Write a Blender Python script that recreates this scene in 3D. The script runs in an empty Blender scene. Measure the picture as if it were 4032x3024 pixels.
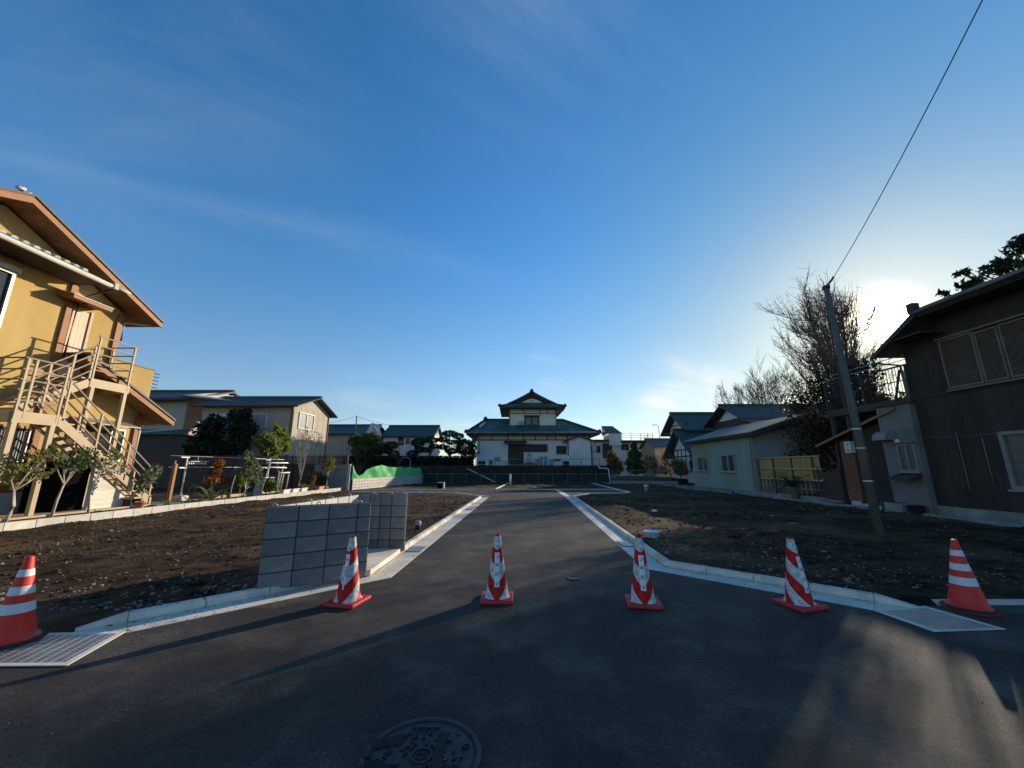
import bpy, bmesh, math, random
from mathutils import Vector as V, Matrix, noise, geometry

sc = bpy.context.scene
C = sc.collection
PI = math.pi
rad = math.radians
R = random.Random(11)

# ---------------------------------------------------------------- camera, sky, sun, exposure
cam = bpy.data.cameras.new('camera')
cam.sensor_width = 36.0
cam.lens = 13.52
cam.clip_start = 0.05
cam.clip_end = 3000
cam_o = bpy.data.objects.new('camera', cam)
C.objects.link(cam_o)
cam_o.location = (0, 0, 1.47)
cam_o.rotation_euler = (rad(90 + 12.3), 0, 0)
sc.camera = cam_o

SUN_AZ, SUN_EL = rad(45.5), rad(15.7)
SUN = V((math.sin(SUN_AZ) * math.cos(SUN_EL), math.cos(SUN_AZ) * math.cos(SUN_EL), math.sin(SUN_EL)))

world = bpy.data.worlds.new('World')
sc.world = world
world.use_nodes = True
wt = world.node_tree
wt.nodes.clear()


def wn(kind, **kw):
    n = wt.nodes.new(kind)
    for k, v in kw.items():
        setattr(n, k, v)
    return n


def wmath(op, a, b=None, c=None):
    n = wn('ShaderNodeMath', operation=op)
    for i, x in enumerate((a, b, c)):
        if x is None:
            continue
        if isinstance(x, (int, float)):
            n.inputs[i].default_value = x
        else:
            wt.links.new(x, n.inputs[i])
    return n.outputs[0]


sky = wn('ShaderNodeTexSky', sky_type='NISHITA')
sky.sun_disc = False
sky.sun_elevation = SUN_EL
sky.sun_rotation = SUN_AZ
sky.altitude = 0
sky.air_density = 1.0
sky.dust_density = 0.15
sky.ozone_density = 3.0
hsv = wn('ShaderNodeHueSaturation')
hsv.inputs['Saturation'].default_value = 1.30
hsv.inputs['Value'].default_value = 1.06
wt.links.new(sky.outputs[0], hsv.inputs['Color'])
tc = wn('ShaderNodeTexCoord')
hz = wn('ShaderNodeSeparateXYZ')
wt.links.new(tc.outputs['Generated'], hz.inputs[0])
for sock, lo_, hi_ in (('Saturation', 1.00, 1.25), ('Value', 0.82, 1.14)):
    mr = wn('ShaderNodeMapRange', interpolation_type='SMOOTHSTEP')
    mr.inputs['From Min'].default_value = 0.02
    mr.inputs['From Max'].default_value = 0.55
    mr.inputs['To Min'].default_value = lo_
    mr.inputs['To Max'].default_value = hi_
    wt.links.new(hz.outputs[2], mr.inputs['Value'])
    wt.links.new(mr.outputs[0], hsv.inputs[sock])
# thin cirrus: noise on the sky direction projected to a plane high above
sep = wn('ShaderNodeSeparateXYZ')
wt.links.new(tc.outputs['Generated'], sep.inputs[0])
zc = wmath('MAXIMUM', wmath('ADD', sep.outputs[2], 0.10), 0.06)
cx = wmath('DIVIDE', sep.outputs[0], zc)
cy = wmath('DIVIDE', sep.outputs[1], zc)
comb = wn('ShaderNodeCombineXYZ')
wt.links.new(wmath('ADD', wmath('MULTIPLY', cx, 0.55), wmath('MULTIPLY', cy, 0.30)), comb.inputs[0])
wt.links.new(wmath('SUBTRACT', wmath('MULTIPLY', cy, 1.5), wmath('MULTIPLY', cx, 0.75)), comb.inputs[1])
cn = wn('ShaderNodeTexNoise')
cn.inputs['Scale'].default_value = 0.75
cn.inputs['Detail'].default_value = 9
cn.inputs['Roughness'].default_value = 0.58
cn.inputs['Distortion'].default_value = 0.5
wt.links.new(comb.outputs[0], cn.inputs['Vector'])
cr = wn('ShaderNodeMapRange', interpolation_type='SMOOTHSTEP')
cr.inputs['From Min'].default_value = 0.40
cr.inputs['From Max'].default_value = 0.80
wt.links.new(cn.outputs['Fac'], cr.inputs['Value'])


def wdot(vec):
    n = wn('ShaderNodeVectorMath', operation='DOT_PRODUCT')
    wt.links.new(tc.outputs['Generated'], n.inputs[0])
    n.inputs[1].default_value = V(vec).normalized()
    return n.outputs['Value']


# cloud banks: (direction, tightness, strength); a thin streak lies along a great circle
cov = None
for (dv, kk, st) in (((-0.60, 0.42, 0.68), 26, .24), ((0.05, 0.45, 0.89), 34, .34), ((0.28, 0.42, 0.86), 50, .22), ((0.40, 0.895, 0.205), 520, 1.5), ((0.46, 0.87, 0.190), 600, 1.4), ((0.36, 0.92, 0.145), 900, 1.5),
                     ((0.09, 0.969, 0.229), 700, .5), ((-0.10, 0.97, 0.13), 300, .45), ((-0.35, 0.93, 0.13), 300, .35)):
    c_ = wmath('MULTIPLY', wmath('POWER', wmath('MAXIMUM', wdot(dv), 0.0), float(kk)), st)
    cov = c_ if cov is None else wmath('MAXIMUM', cov, c_)
A_, B_ = V((-0.752, 0.48, 0.452)), V((-0.10, 0.87, 0.482))
NRM = A_.cross(B_).normalized()
band = wmath('POWER', wmath('MAXIMUM', wmath('SUBTRACT', 1.0, wmath('MULTIPLY', wmath('ABSOLUTE', wdot(NRM)), 9.0)), 0.0), 3.0)
band = wmath('MULTIPLY', band, wmath('POWER', wmath('MAXIMUM', wdot(A_.normalized() + B_.normalized()), 0.0), 9.0))
cov = wmath('MAXIMUM', cov, wmath('MULTIPLY', band, 0.30))
cov = wmath('MINIMUM', wmath('MULTIPLY', cr.outputs[0], cov), 0.85)
# bright air round the sun (aureole), a function of the angle to the sun only
dotn = wn('ShaderNodeVectorMath', operation='DOT_PRODUCT')
wt.links.new(tc.outputs['Generated'], dotn.inputs[0])
dotn.inputs[1].default_value = SUN
d = wmath('MAXIMUM', dotn.outputs['Value'], 0.0)
tint = wn('ShaderNodeMixRGB', blend_type='MULTIPLY')
tint.inputs[2].default_value = (0.90, 0.77, 0.55, 1)
wt.links.new(wmath('POWER', d, 7.0), tint.inputs[0])
wt.links.new(hsv.outputs[0], tint.inputs[1])
cmix = wn('ShaderNodeMixRGB', blend_type='MIX')
cmix.inputs[2].default_value = (5.2, 5.4, 5.5, 1)
wt.links.new(cov, cmix.inputs[0])
wt.links.new(tint.outputs[0], cmix.inputs[1])
g1 = wmath('MULTIPLY', wmath('POWER', d, 2000.0), 80.0)
g2 = wmath('MULTIPLY', wmath('POWER', d, 70.0), 0.45)
g3 = wmath('MULTIPLY', wmath('POWER', d, 7.0), 0.15)
gl = wmath('ADD', wmath('ADD', g1, g2), g3)
gcol = wn('ShaderNodeMixRGB', blend_type='MULTIPLY')
gcol.inputs[0].default_value = 1
gcol.inputs[1].default_value = (1.0, 0.90, 0.62, 1)
wt.links.new(gl, gcol.inputs[2])
addc = wn('ShaderNodeMixRGB', blend_type='ADD')
addc.inputs[0].default_value = 1
wt.links.new(cmix.outputs[0], addc.inputs[1])
wt.links.new(gcol.outputs[0], addc.inputs[2])
bg = wn('ShaderNodeBackground')
bg.inputs['Strength'].default_value = 0.15
wt.links.new(addc.outputs[0], bg.inputs['Color'])
wout = wn('ShaderNodeOutputWorld')
wt.links.new(bg.outputs[0], wout.inputs['Surface'])

sun = bpy.data.lights.new('sun', 'SUN')
sun.energy = 5.0
sun.angle = rad(0.6)
sun.color = (1.0, 0.86, 0.66)
sun_o = bpy.data.objects.new('sun', sun)
C.objects.link(sun_o)
sun_o.location = SUN * 60
sun_o.rotation_euler = SUN.to_track_quat('Z', 'Y').to_euler()

sc.view_settings.view_transform = 'Standard'
sc.view_settings.look = 'None'
sc.view_settings.exposure = 0.30
sc.view_settings.gamma = 1.0
sc.render.engine = 'CYCLES'
sc.cycles.max_bounces = 6
sc.cycles.diffuse_bounces = 3
sc.cycles.transparent_max_bounces = 8


# ---------------------------------------------------------------- materials
MATS = {}


def mat(name, c1, c2=None, scale=4.0, rough=0.8, bump=0.0, bscale=80.0, metal=0.0, spec=0.4, rnd=0.0,
        stretch=(1, 1, 1), detail=6.0, lo=0.35, hi=0.65, c3=None, s3=0.6, fine=0.0, trans=0.0, grain=0.0):
    """mottled procedural surface: two colours by noise, a third at another scale, fine speckle, bump"""
    m = bpy.data.materials.new(name)
    m.use_nodes = True
    t = m.node_tree
    N, L = t.nodes, t.links
    b = N['Principled BSDF']
    b.inputs['Roughness'].default_value = rough
    b.inputs['Metallic'].default_value = metal
    b.inputs['Specular IOR Level'].default_value = spec
    if trans:
        b.inputs['Transmission Weight'].default_value = trans
    co = N.new('ShaderNodeTexCoord')
    mp = N.new('ShaderNodeMapping')
    mp.inputs['Scale'].default_value = stretch
    L.new(co.outputs['Object'], mp.inputs['Vector'])
    col = None

    def ramp(src, a, z):
        r = N.new('ShaderNodeMapRange')
        r.inputs['From Min'].default_value = a
        r.inputs['From Max'].default_value = z
        L.new(src, r.inputs['Value'])
        return r.outputs[0]

    def nz(s, det=detail):
        n = N.new('ShaderNodeTexNoise')
        n.inputs['Scale'].default_value = s
        n.inputs['Detail'].default_value = det
        n.inputs['Roughness'].default_value = 0.6
        L.new(mp.outputs[0], n.inputs['Vector'])
        return n.outputs['Fac']

    def mix(f, a, z, blend='MIX'):
        x = N.new('ShaderNodeMixRGB')
        x.blend_type = blend
        for i, v in ((0, f), (1, a), (2, z)):
            if isinstance(v, (tuple, list)):
                x.inputs[i].default_value = (*v, 1)
            elif isinstance(v, (int, float)):
                x.inputs[i].default_value = v
            else:
                L.new(v, x.inputs[i])
        return x.outputs[0]

    if c2 is not None:
        col = mix(ramp(nz(scale), lo, hi), c1, c2)
    if c3 is not None:
        col = mix(ramp(nz(s3, 4), 0.48, 0.68), col if col is not None else c1, c3)
    if fine:
        f = ramp(nz(bscale * 1.3, 2), 0.3, 0.7)
        r = N.new('ShaderNodeMapRange')
        r.inputs['To Min'].default_value = 1 - fine
        r.inputs['To Max'].default_value = 1 + fine
        L.new(f, r.inputs['Value'])
        col = mix(1.0, col if col is not None else c1, r.outputs[0], 'MULTIPLY')
    if grain:
        f = ramp(nz(grain, 3), 0.34, 0.66)
        r = N.new('ShaderNodeMapRange')
        r.inputs['To Min'].default_value = 0.55
        r.inputs['To Max'].default_value = 1.5
        L.new(f, r.inputs['Value'])
        col = mix(1.0, col if col is not None else c1, r.outputs[0], 'MULTIPLY')
    if rnd:
        oi = N.new('ShaderNodeObjectInfo')
        r = N.new('ShaderNodeMapRange')
        r.inputs['To Min'].default_value = 1 - rnd
        r.inputs['To Max'].default_value = 1 + rnd
        L.new(oi.outputs['Random'], r.inputs['Value'])
        col = mix(1.0, col if col is not None else c1, r.outputs[0], 'MULTIPLY')
    if col is None:
        b.inputs['Base Color'].default_value = (*c1, 1)
    else:
        L.new(col, b.inputs['Base Color'])
    if bump:
        bn = N.new('ShaderNodeBump')
        bn.inputs['Strength'].default_value = bump
        bn.inputs['Distance'].default_value = 0.02
        L.new(nz(bscale, 4), bn.inputs['Height'])
        L.new(bn.outputs[0], b.inputs['Normal'])
    MATS[name] = m
    return m


def leafmat(name, c1, c2, t=0.35, scale=3.0):
    m = bpy.data.materials.new(name)
    m.use_nodes = True
    tr = m.node_tree
    N, L = tr.nodes, tr.links
    N.clear()
    out = N.new('ShaderNodeOutputMaterial')
    co = N.new('ShaderNodeTexCoord')
    n = N.new('ShaderNodeTexNoise')
    n.inputs['Scale'].default_value = scale
    n.inputs['Detail'].default_value = 5
    L.new(co.outputs['Object'], n.inputs['Vector'])
    r = N.new('ShaderNodeMapRange')
    r.inputs['From Min'].default_value = 0.35
    r.inputs['From Max'].default_value = 0.65
    L.new(n.outputs['Fac'], r.inputs['Value'])
    x = N.new('ShaderNodeMixRGB')
    x.inputs[1].default_value = (*c1, 1)
    x.inputs[2].default_value = (*c2, 1)
    L.new(r.outputs[0], x.inputs[0])
    d = N.new('ShaderNodeBsdfPrincipled')
    d.inputs['Roughness'].default_value = 0.55
    d.inputs['Specular IOR Level'].default_value = 0.3
    tl = N.new('ShaderNodeBsdfTranslucent')
    ms = N.new('ShaderNodeMixShader')
    ms.inputs[0].default_value = t
    L.new(x.outputs[0], d.inputs['Base Color'])
    L.new(x.outputs[0], tl.inputs['Color'])
    L.new(d.outputs[0], ms.inputs[1])
    L.new(tl.outputs[0], ms.inputs[2])
    L.new(ms.outputs[0], out.inputs['Surface'])
    MATS[name] = m
    return m


mat('asphalt', (0.020, 0.0160, 0.0125), (0.048, 0.0390, 0.0300), scale=1.6, rough=0.80, bump=0.55, bscale=130, fine=0.95,
    grain=42, c3=(0.085, 0.070, 0.052), s3=1.7, lo=0.3, hi=0.75, spec=0.35)
mat('soil', (0.013, 0.0075, 0.004), (0.080, 0.045, 0.021), scale=2.6, rough=0.95, bump=1.0, bscale=35, fine=0.5,
    c3=(0.135, 0.080, 0.040), s3=0.45, spec=0.1)
mat('far_ground', (0.03, 0.026, 0.018), (0.05, 0.043, 0.03), scale=0.2, rough=0.95)
mat('stone', (0.07, 0.058, 0.044), (0.27, 0.235, 0.185), scale=9, rough=0.85, bump=0.3, bscale=60)
mat('concrete', (0.62, 0.55, 0.445), (0.74, 0.665, 0.545), scale=3, rough=0.85, bump=0.25, bscale=120, rnd=0.08,
    fine=0.12, c3=(0.46, 0.41, 0.335), s3=1.6)
mat('old_concrete', (0.20, 0.195, 0.18), (0.30, 0.29, 0.27), scale=2, rough=0.9, bump=0.4, bscale=60, fine=0.15,
    c3=(0.13, 0.125, 0.11), s3=0.8)
mat('block', (0.165, 0.163, 0.160), (0.245, 0.242, 0.236), scale=5, rough=0.9, bump=0.6, bscale=150, rnd=0.20, fine=0.25)
mat('mortar', (0.05, 0.049, 0.047), (0.08, 0.078, 0.075), scale=8, rough=0.95)
mat('block_pale', (0.50, 0.47, 0.41), (0.62, 0.58, 0.50), scale=5, rough=0.9, bump=0.4, bscale=120, rnd=0.10, fine=0.12)
mat('steel', (0.50, 0.50, 0.48), (0.62, 0.61, 0.57), scale=6, rough=0.42, metal=0.75, bump=0.05)
mat('iron', (0.030, 0.029, 0.028), (0.055, 0.053, 0.052), scale=10, rough=0.55, metal=0.35, bump=0.3, bscale=150)
mat('black', (0.012, 0.012, 0.013), (0.02, 0.02, 0.02), scale=5, rough=0.7)
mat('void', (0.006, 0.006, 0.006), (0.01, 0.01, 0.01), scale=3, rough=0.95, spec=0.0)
mat('red_plastic', (0.64, 0.022, 0.010), (0.70, 0.04, 0.018), scale=7, rough=0.5, bump=0.05, bscale=60, fine=0.06)
mat('red_faded', (0.56, 0.035, 0.030), (0.46, 0.022, 0.018), scale=9, rough=0.6, bump=0.1, bscale=60)
mat('tape_white', (0.70, 0.70, 0.70), (0.58, 0.58, 0.57), scale=12, rough=0.45)
mat('sticker', (0.74, 0.75, 0.76), (0.66, 0.67, 0.67), scale=14, rough=0.5)
mat('ink', (0.012, 0.016, 0.05), (0.02, 0.02, 0.05), scale=10, rough=0.6)
mat('ink_light', (0.30, 0.42, 0.60), (0.38, 0.48, 0.62), scale=10, rough=0.6)
mat('rubber', (0.018, 0.017, 0.017), (0.035, 0.033, 0.03), scale=8, rough=0.8, bump=0.2)
mat('yellow_stucco', (0.47, 0.315, 0.105), (0.53, 0.365, 0.135), scale=1.6, rough=0.9, bump=0.6, bscale=90, fine=0.12, c3=(0.41, 0.275, 0.095), s3=0.7, stretch=(1, 1, .35))
mat('brown_wood', (0.26, 0.098, 0.030), (0.34, 0.138, 0.046), scale=3, rough=0.6, bump=0.15, bscale=30, stretch=(1, 1, 6))
mat('soffit_wood', (0.20, 0.105, 0.045), (0.27, 0.145, 0.06), scale=4, rough=0.7, bump=0.1, rnd=0.15)
mat('roof_dark', (0.035, 0.036, 0.040), (0.06, 0.06, 0.065), scale=3, rough=0.55, bump=0.2, bscale=30)
mat('tile_grey', (0.44, 0.41, 0.35), (0.62, 0.58, 0.50), scale=8, rough=0.45, rnd=0.15)
mat('beige_paint', (0.40, 0.295, 0.17), (0.45, 0.34, 0.20), scale=4, rough=0.55, bump=0.05)
mat('rail_brown', (0.15, 0.095, 0.055), (0.21, 0.14, 0.085), scale=6, rough=0.55)
mat('door_pink', (0.60, 0.42, 0.29), (0.68, 0.50, 0.35), scale=3, rough=0.6, rnd=0.05)
mat('white_trim', (0.66, 0.64, 0.60), (0.74, 0.72, 0.68), scale=4, rough=0.6)
mat('alu', (0.36, 0.34, 0.31), (0.45, 0.43, 0.40), scale=6, rough=0.4, metal=0.4)
mat('plank_white', (0.60, 0.54, 0.44), (0.72, 0.66, 0.56), scale=3, rough=0.8, bump=0.3, bscale=30, stretch=(1, 1, 8), rnd=0.08)
mat('pale_base', (0.46, 0.44, 0.39), (0.54, 0.52, 0.47), scale=2, rough=0.9, bump=0.3)
mat('white_plaster', (0.70, 0.65, 0.58), (0.78, 0.73, 0.66), scale=0.7, rough=0.9, bump=0.3, bscale=40,
    c3=(0.60, 0.56, 0.50), s3=0.35)
mat('cream_wall', (0.40, 0.345, 0.275), (0.46, 0.40, 0.325), scale=0.8, rough=0.9, bump=0.15, bscale=40)
mat('grey_wall', (0.34, 0.31, 0.27), (0.40, 0.36, 0.31), scale=0.8, rough=0.9, bump=0.2, bscale=40)
mat('tan_wall', (0.40, 0.29, 0.15), (0.46, 0.34, 0.18), scale=0.8, rough=0.9)
mat('timber_dark', (0.045, 0.033, 0.025), (0.075, 0.055, 0.04), scale=3, rough=0.75, bump=0.2, bscale=25)
mat('slat_wood', (0.060, 0.042, 0.032), (0.10, 0.07, 0.05), scale=3, rough=0.8, rnd=0.2, bump=0.2, bscale=25, stretch=(.3, 1, 1))
mat('shed_green', (0.205, 0.275, 0.225), (0.26, 0.325, 0.265), scale=0.9, rough=0.7, bump=0.1, c3=(0.215, 0.225, 0.12), s3=0.5,
    stretch=(1, 1, 0.35), fine=0.06)
mat('shed_grey', (0.24, 0.24, 0.23), (0.32, 0.31, 0.29), scale=2, rough=0.7, stretch=(1, 1, 0.3))
mat('roof_metal', (0.095, 0.100, 0.098), (0.135, 0.138, 0.13), scale=1.5, rough=0.6, metal=0.0, spec=0.15, bump=0.05)
mat('roof_grey', (0.075, 0.075, 0.072), (0.11, 0.107, 0.098), scale=1.5, rough=0.7, spec=0.1, bump=0.2, bscale=20)
mat('bamboo', (0.34, 0.21, 0.045), (0.42, 0.27, 0.07), scale=3, rough=0.6, rnd=0.12, stretch=(1, 1, .3))
mat('bamboo_pale', (0.38, 0.31, 0.18), (0.46, 0.38, 0.24), scale=4, rough=0.55)
mat('dark_siding', (0.036, 0.024, 0.017), (0.056, 0.038, 0.027), scale=1.2, rough=0.8, bump=0.2, bscale=50, rnd=0.15)
mat('brown_siding', (0.16, 0.062, 0.032), (0.21, 0.085, 0.045), scale=1.5, rough=0.75, rnd=0.12)
mat('shutter', (0.15, 0.108, 0.070), (0.20, 0.148, 0.10), scale=2, rough=0.6, rnd=0.08)
mat('bay_plaster', (0.17, 0.152, 0.135), (0.23, 0.205, 0.18), scale=1.2, rough=0.95, bump=0.7, bscale=70, fine=0.15,
    c3=(0.125, 0.112, 0.10), s3=0.9)
mat('pole_concrete', (0.095, 0.080, 0.064), (0.14, 0.12, 0.098), scale=3, rough=0.85, bump=0.2, stretch=(1, 1, 0.4))
mat('bark_pale', (0.36, 0.31, 0.23), (0.48, 0.42, 0.32), scale=7, rough=0.85, bump=0.4, bscale=40)
mat('bark', (0.11, 0.072, 0.045), (0.19, 0.13, 0.082), scale=6, rough=0.9, bump=0.5, bscale=30)
mat('terracotta', (0.55, 0.24, 0.085), (0.62, 0.30, 0.12), scale=6, rough=0.7)
mat('pot_white', (0.62, 0.60, 0.54), (0.70, 0.68, 0.62), scale=6, rough=0.6)
mat('pot_brown', (0.20, 0.13, 0.09), (0.26, 0.17, 0.12), scale=6, rough=0.7)
mat('bluegrey_plastic', (0.20, 0.25, 0.28), (0.26, 0.31, 0.34), scale=6, rough=0.5)
mat('paleblue', (0.40, 0.58, 0.66), (0.48, 0.65, 0.72), scale=6, rough=0.5)
mat('green_rail', (0.035, 0.13, 0.10), (0.05, 0.17, 0.13), scale=6, rough=0.55)
mat('dark_bank', (0.020, 0.018, 0.014), (0.04, 0.036, 0.026), scale=1.5, rough=0.95, bump=0.8, bscale=12)  # near-black: shadow and plants on the bank put into the colour
mat('lamp_cream', (0.60, 0.56, 0.40), (0.66, 0.62, 0.46), scale=6, rough=0.5)
mat('glass_dark', (0.018, 0.020, 0.024), (0.03, 0.033, 0.038), scale=0.8, rough=0.06, spec=0.6)
mat('glass_curtain', (0.36, 0.37, 0.36), (0.46, 0.46, 0.44), scale=6, rough=0.15, stretch=(6, 6, .3), spec=0.6)
mat('glass_frost', (0.22, 0.21, 0.19), (0.27, 0.26, 0.235), scale=30, rough=0.4, spec=0.5)
mat('dull_white', (0.20, 0.185, 0.16), (0.26, 0.24, 0.21), scale=5, rough=0.6)
mat('pane_grey', (0.085, 0.08, 0.072), (0.13, 0.122, 0.11), scale=3, rough=0.3, stretch=(1, 1, 6))
mat('glass_blue', (0.035, 0.042, 0.055), (0.06, 0.07, 0.09), scale=1.2, rough=0.12, spec=0.6)
mat('red_crate', (0.42, 0.05, 0.05), (0.50, 0.08, 0.07), scale=6, rough=0.5)
leafmat('leaf_green', (0.045, 0.085, 0.018), (0.085, 0.13, 0.03))
leafmat('leaf_lime', (0.13, 0.17, 0.03), (0.22, 0.25, 0.06), 0.4)
leafmat('leaf_olive', (0.10, 0.13, 0.06), (0.20, 0.23, 0.13), 0.3)
leafmat('leaf_yellow', (0.22, 0.20, 0.04), (0.14, 0.15, 0.03), 0.4)
leafmat('leaf_dark', (0.012, 0.022, 0.010), (0.03, 0.048, 0.018), 0.2)
leafmat('leaf_tangle', (0.040, 0.036, 0.014), (0.070, 0.050, 0.022), 0.4)
leafmat('leaf_topiary', (0.022, 0.036, 0.014), (0.055, 0.070, 0.030), 0.2)
leafmat('leaf_orange', (0.32, 0.11, 0.015), (0.20, 0.06, 0.012), 0.4)
leafmat('leaf_strap', (0.12, 0.16, 0.04), (0.30, 0.32, 0.12), 0.35, 8)
leafmat('leaf_straw', (0.22, 0.14, 0.06), (0.14, 0.09, 0.04), 0.35)
leafmat('leaf_plum', (0.10, 0.075, 0.075), (0.15, 0.11, 0.105), 0.3)
leafmat('leaf_white', (0.60, 0.58, 0.50), (0.5, 0.5, 0.42), 0.3)
leafmat('net_green', (0.12, 0.62, 0.20), (0.20, 0.74, 0.28), 0.5, 6)


def roofmat(name, c1, c2, pitch, axis, rough=0.4):
    """tiled roof too far off to pick tiles apart: courses and columns as bump and tone"""
    m = bpy.data.materials.new(name)
    m.use_nodes = True
    t = m.node_tree
    N, L = t.nodes, t.links
    b = N['Principled BSDF']
    b.inputs['Roughness'].default_value = rough
    b.inputs['Specular IOR Level'].default_value = 0.12
    co = N.new('ShaderNodeTexCoord')
    w1 = N.new('ShaderNodeTexWave')
    w1.bands_direction = axis
    w1.inputs['Scale'].default_value = 0.314 / pitch
    w1.inputs['Distortion'].default_value = 0.15
    w2 = N.new('ShaderNodeTexWave')
    w2.bands_direction = 'Y' if axis == 'X' else 'X'
    w2.wave_profile = 'SAW'
    w2.inputs['Scale'].default_value = 0.314 / pitch
    nz = N.new('ShaderNodeTexNoise')
    nz.inputs['Scale'].default_value = 1.3
    nz.inputs['Detail'].default_value = 6
    for x in (w1, w2, nz):
        L.new(co.outputs['Object'], x.inputs['Vector'])
    ad = N.new('ShaderNodeMath')
    ad.operation = 'ADD'
    L.new(w1.outputs['Fac'], ad.inputs[0])
    L.new(w2.outputs['Fac'], ad.inputs[1])
    bn = N.new('ShaderNodeBump')
    bn.inputs['Strength'].default_value = 0.7
    bn.inputs['Distance'].default_value = 0.04
    L.new(ad.outputs[0], bn.inputs['Height'])
    L.new(bn.outputs[0], b.inputs['Normal'])
    x = N.new('ShaderNodeMixRGB')
    x.inputs[1].default_value = (*c1, 1)
    x.inputs[2].default_value = (*c2, 1)
    r = N.new('ShaderNodeMapRange')
    r.inputs['From Min'].default_value = 0.35
    r.inputs['From Max'].default_value = 0.65
    L.new(nz.outputs['Fac'], r.inputs['Value'])
    L.new(r.outputs[0], x.inputs[0])
    L.new(x.outputs[0], b.inputs['Base Color'])
    MATS[name] = m


roofmat('roof_teal', (0.035, 0.090, 0.070), (0.070, 0.140, 0.105), 0.26, 'X')
roofmat('roof_teal2', (0.038, 0.070, 0.066), (0.06, 0.095, 0.088), 0.26, 'X')
roofmat('roof_slate', (0.055, 0.056, 0.055), (0.085, 0.085, 0.083), 0.26, 'X', 0.5)


def cone_material():
    """red cone with white chevron bands that run straight on the unrolled cone"""
    m = bpy.data.materials.new('cone_stripes')
    m.use_nodes = True
    t = m.node_tree
    N, L = t.nodes, t.links
    b = N['Principled BSDF']
    b.inputs['Roughness'].default_value = 0.55
    b.inputs['Specular IOR Level'].default_value = 0.2

    def mth(op, a, z=None):
        n = N.new('ShaderNodeMath')
        n.operation = op
        for i, v in enumerate((a, z)):
            if v is None:
                continue
            if isinstance(v, (int, float)):
                n.inputs[i].default_value = v
            else:
                L.new(v, n.inputs[i])
        return n.outputs[0]

    co = N.new('ShaderNodeTexCoord')
    s = N.new('ShaderNodeSeparateXYZ')
    L.new(co.outputs['Object'], s.inputs[0])
    ang = mth('ABSOLUTE', mth('ARCTAN2', s.outputs[0], mth('MULTIPLY', s.outputs[1], -1.0)))
    tt = mth('DIVIDE', mth('SUBTRACT', 0.70, s.outputs[2]), 0.655)
    te = mth('DIVIDE', tt, mth('SUBTRACT', 1.0, mth('MULTIPLY', ang, 0.30 / (PI / 2))))
    ph = mth('FRACT', mth('DIVIDE', mth('ADD', te, 0.53 * 3 - 0.237), 0.53))
    red = mth('LESS_THAN', ph, 0.5)
    redtop = mth('GREATER_THAN', s.outputs[2], 0.692)
    red = mth('MAXIMUM', red, redtop)
    nz = N.new('ShaderNodeTexNoise')
    nz.inputs['Scale'].default_value = 22
    nz.inputs['Detail'].default_value = 8
    L.new(co.outputs['Object'], nz.inputs['Vector'])
    r = N.new('ShaderNodeMapRange')
    r.inputs['From Min'].default_value = 0.36
    r.inputs['From Max'].default_value = 0.72
    r.inputs['To Min'].default_value = 1.0
    r.inputs['To Max'].default_value = 0.36
    L.new(nz.outputs['Fac'], r.inputs['Value'])
    x = N.new('ShaderNodeMixRGB')
    x.inputs[1].default_value = (0.66, 0.66, 0.64, 1)
    x.inputs[2].default_value = (0.66, 0.014, 0.012, 1)
    L.new(red, x.inputs[0])
    y = N.new('ShaderNodeMixRGB')
    y.blend_type = 'MULTIPLY'
    y.inputs[0].default_value = 1
    L.new(x.outputs[0], y.inputs[1])
    L.new(r.outputs[0], y.inputs[2])
    L.new(y.outputs[0], b.inputs['Base Color'])
    MATS['cone_stripes'] = m


cone_material()

# ---------------------------------------------------------------- geometry helpers
ORG = {}


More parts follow.
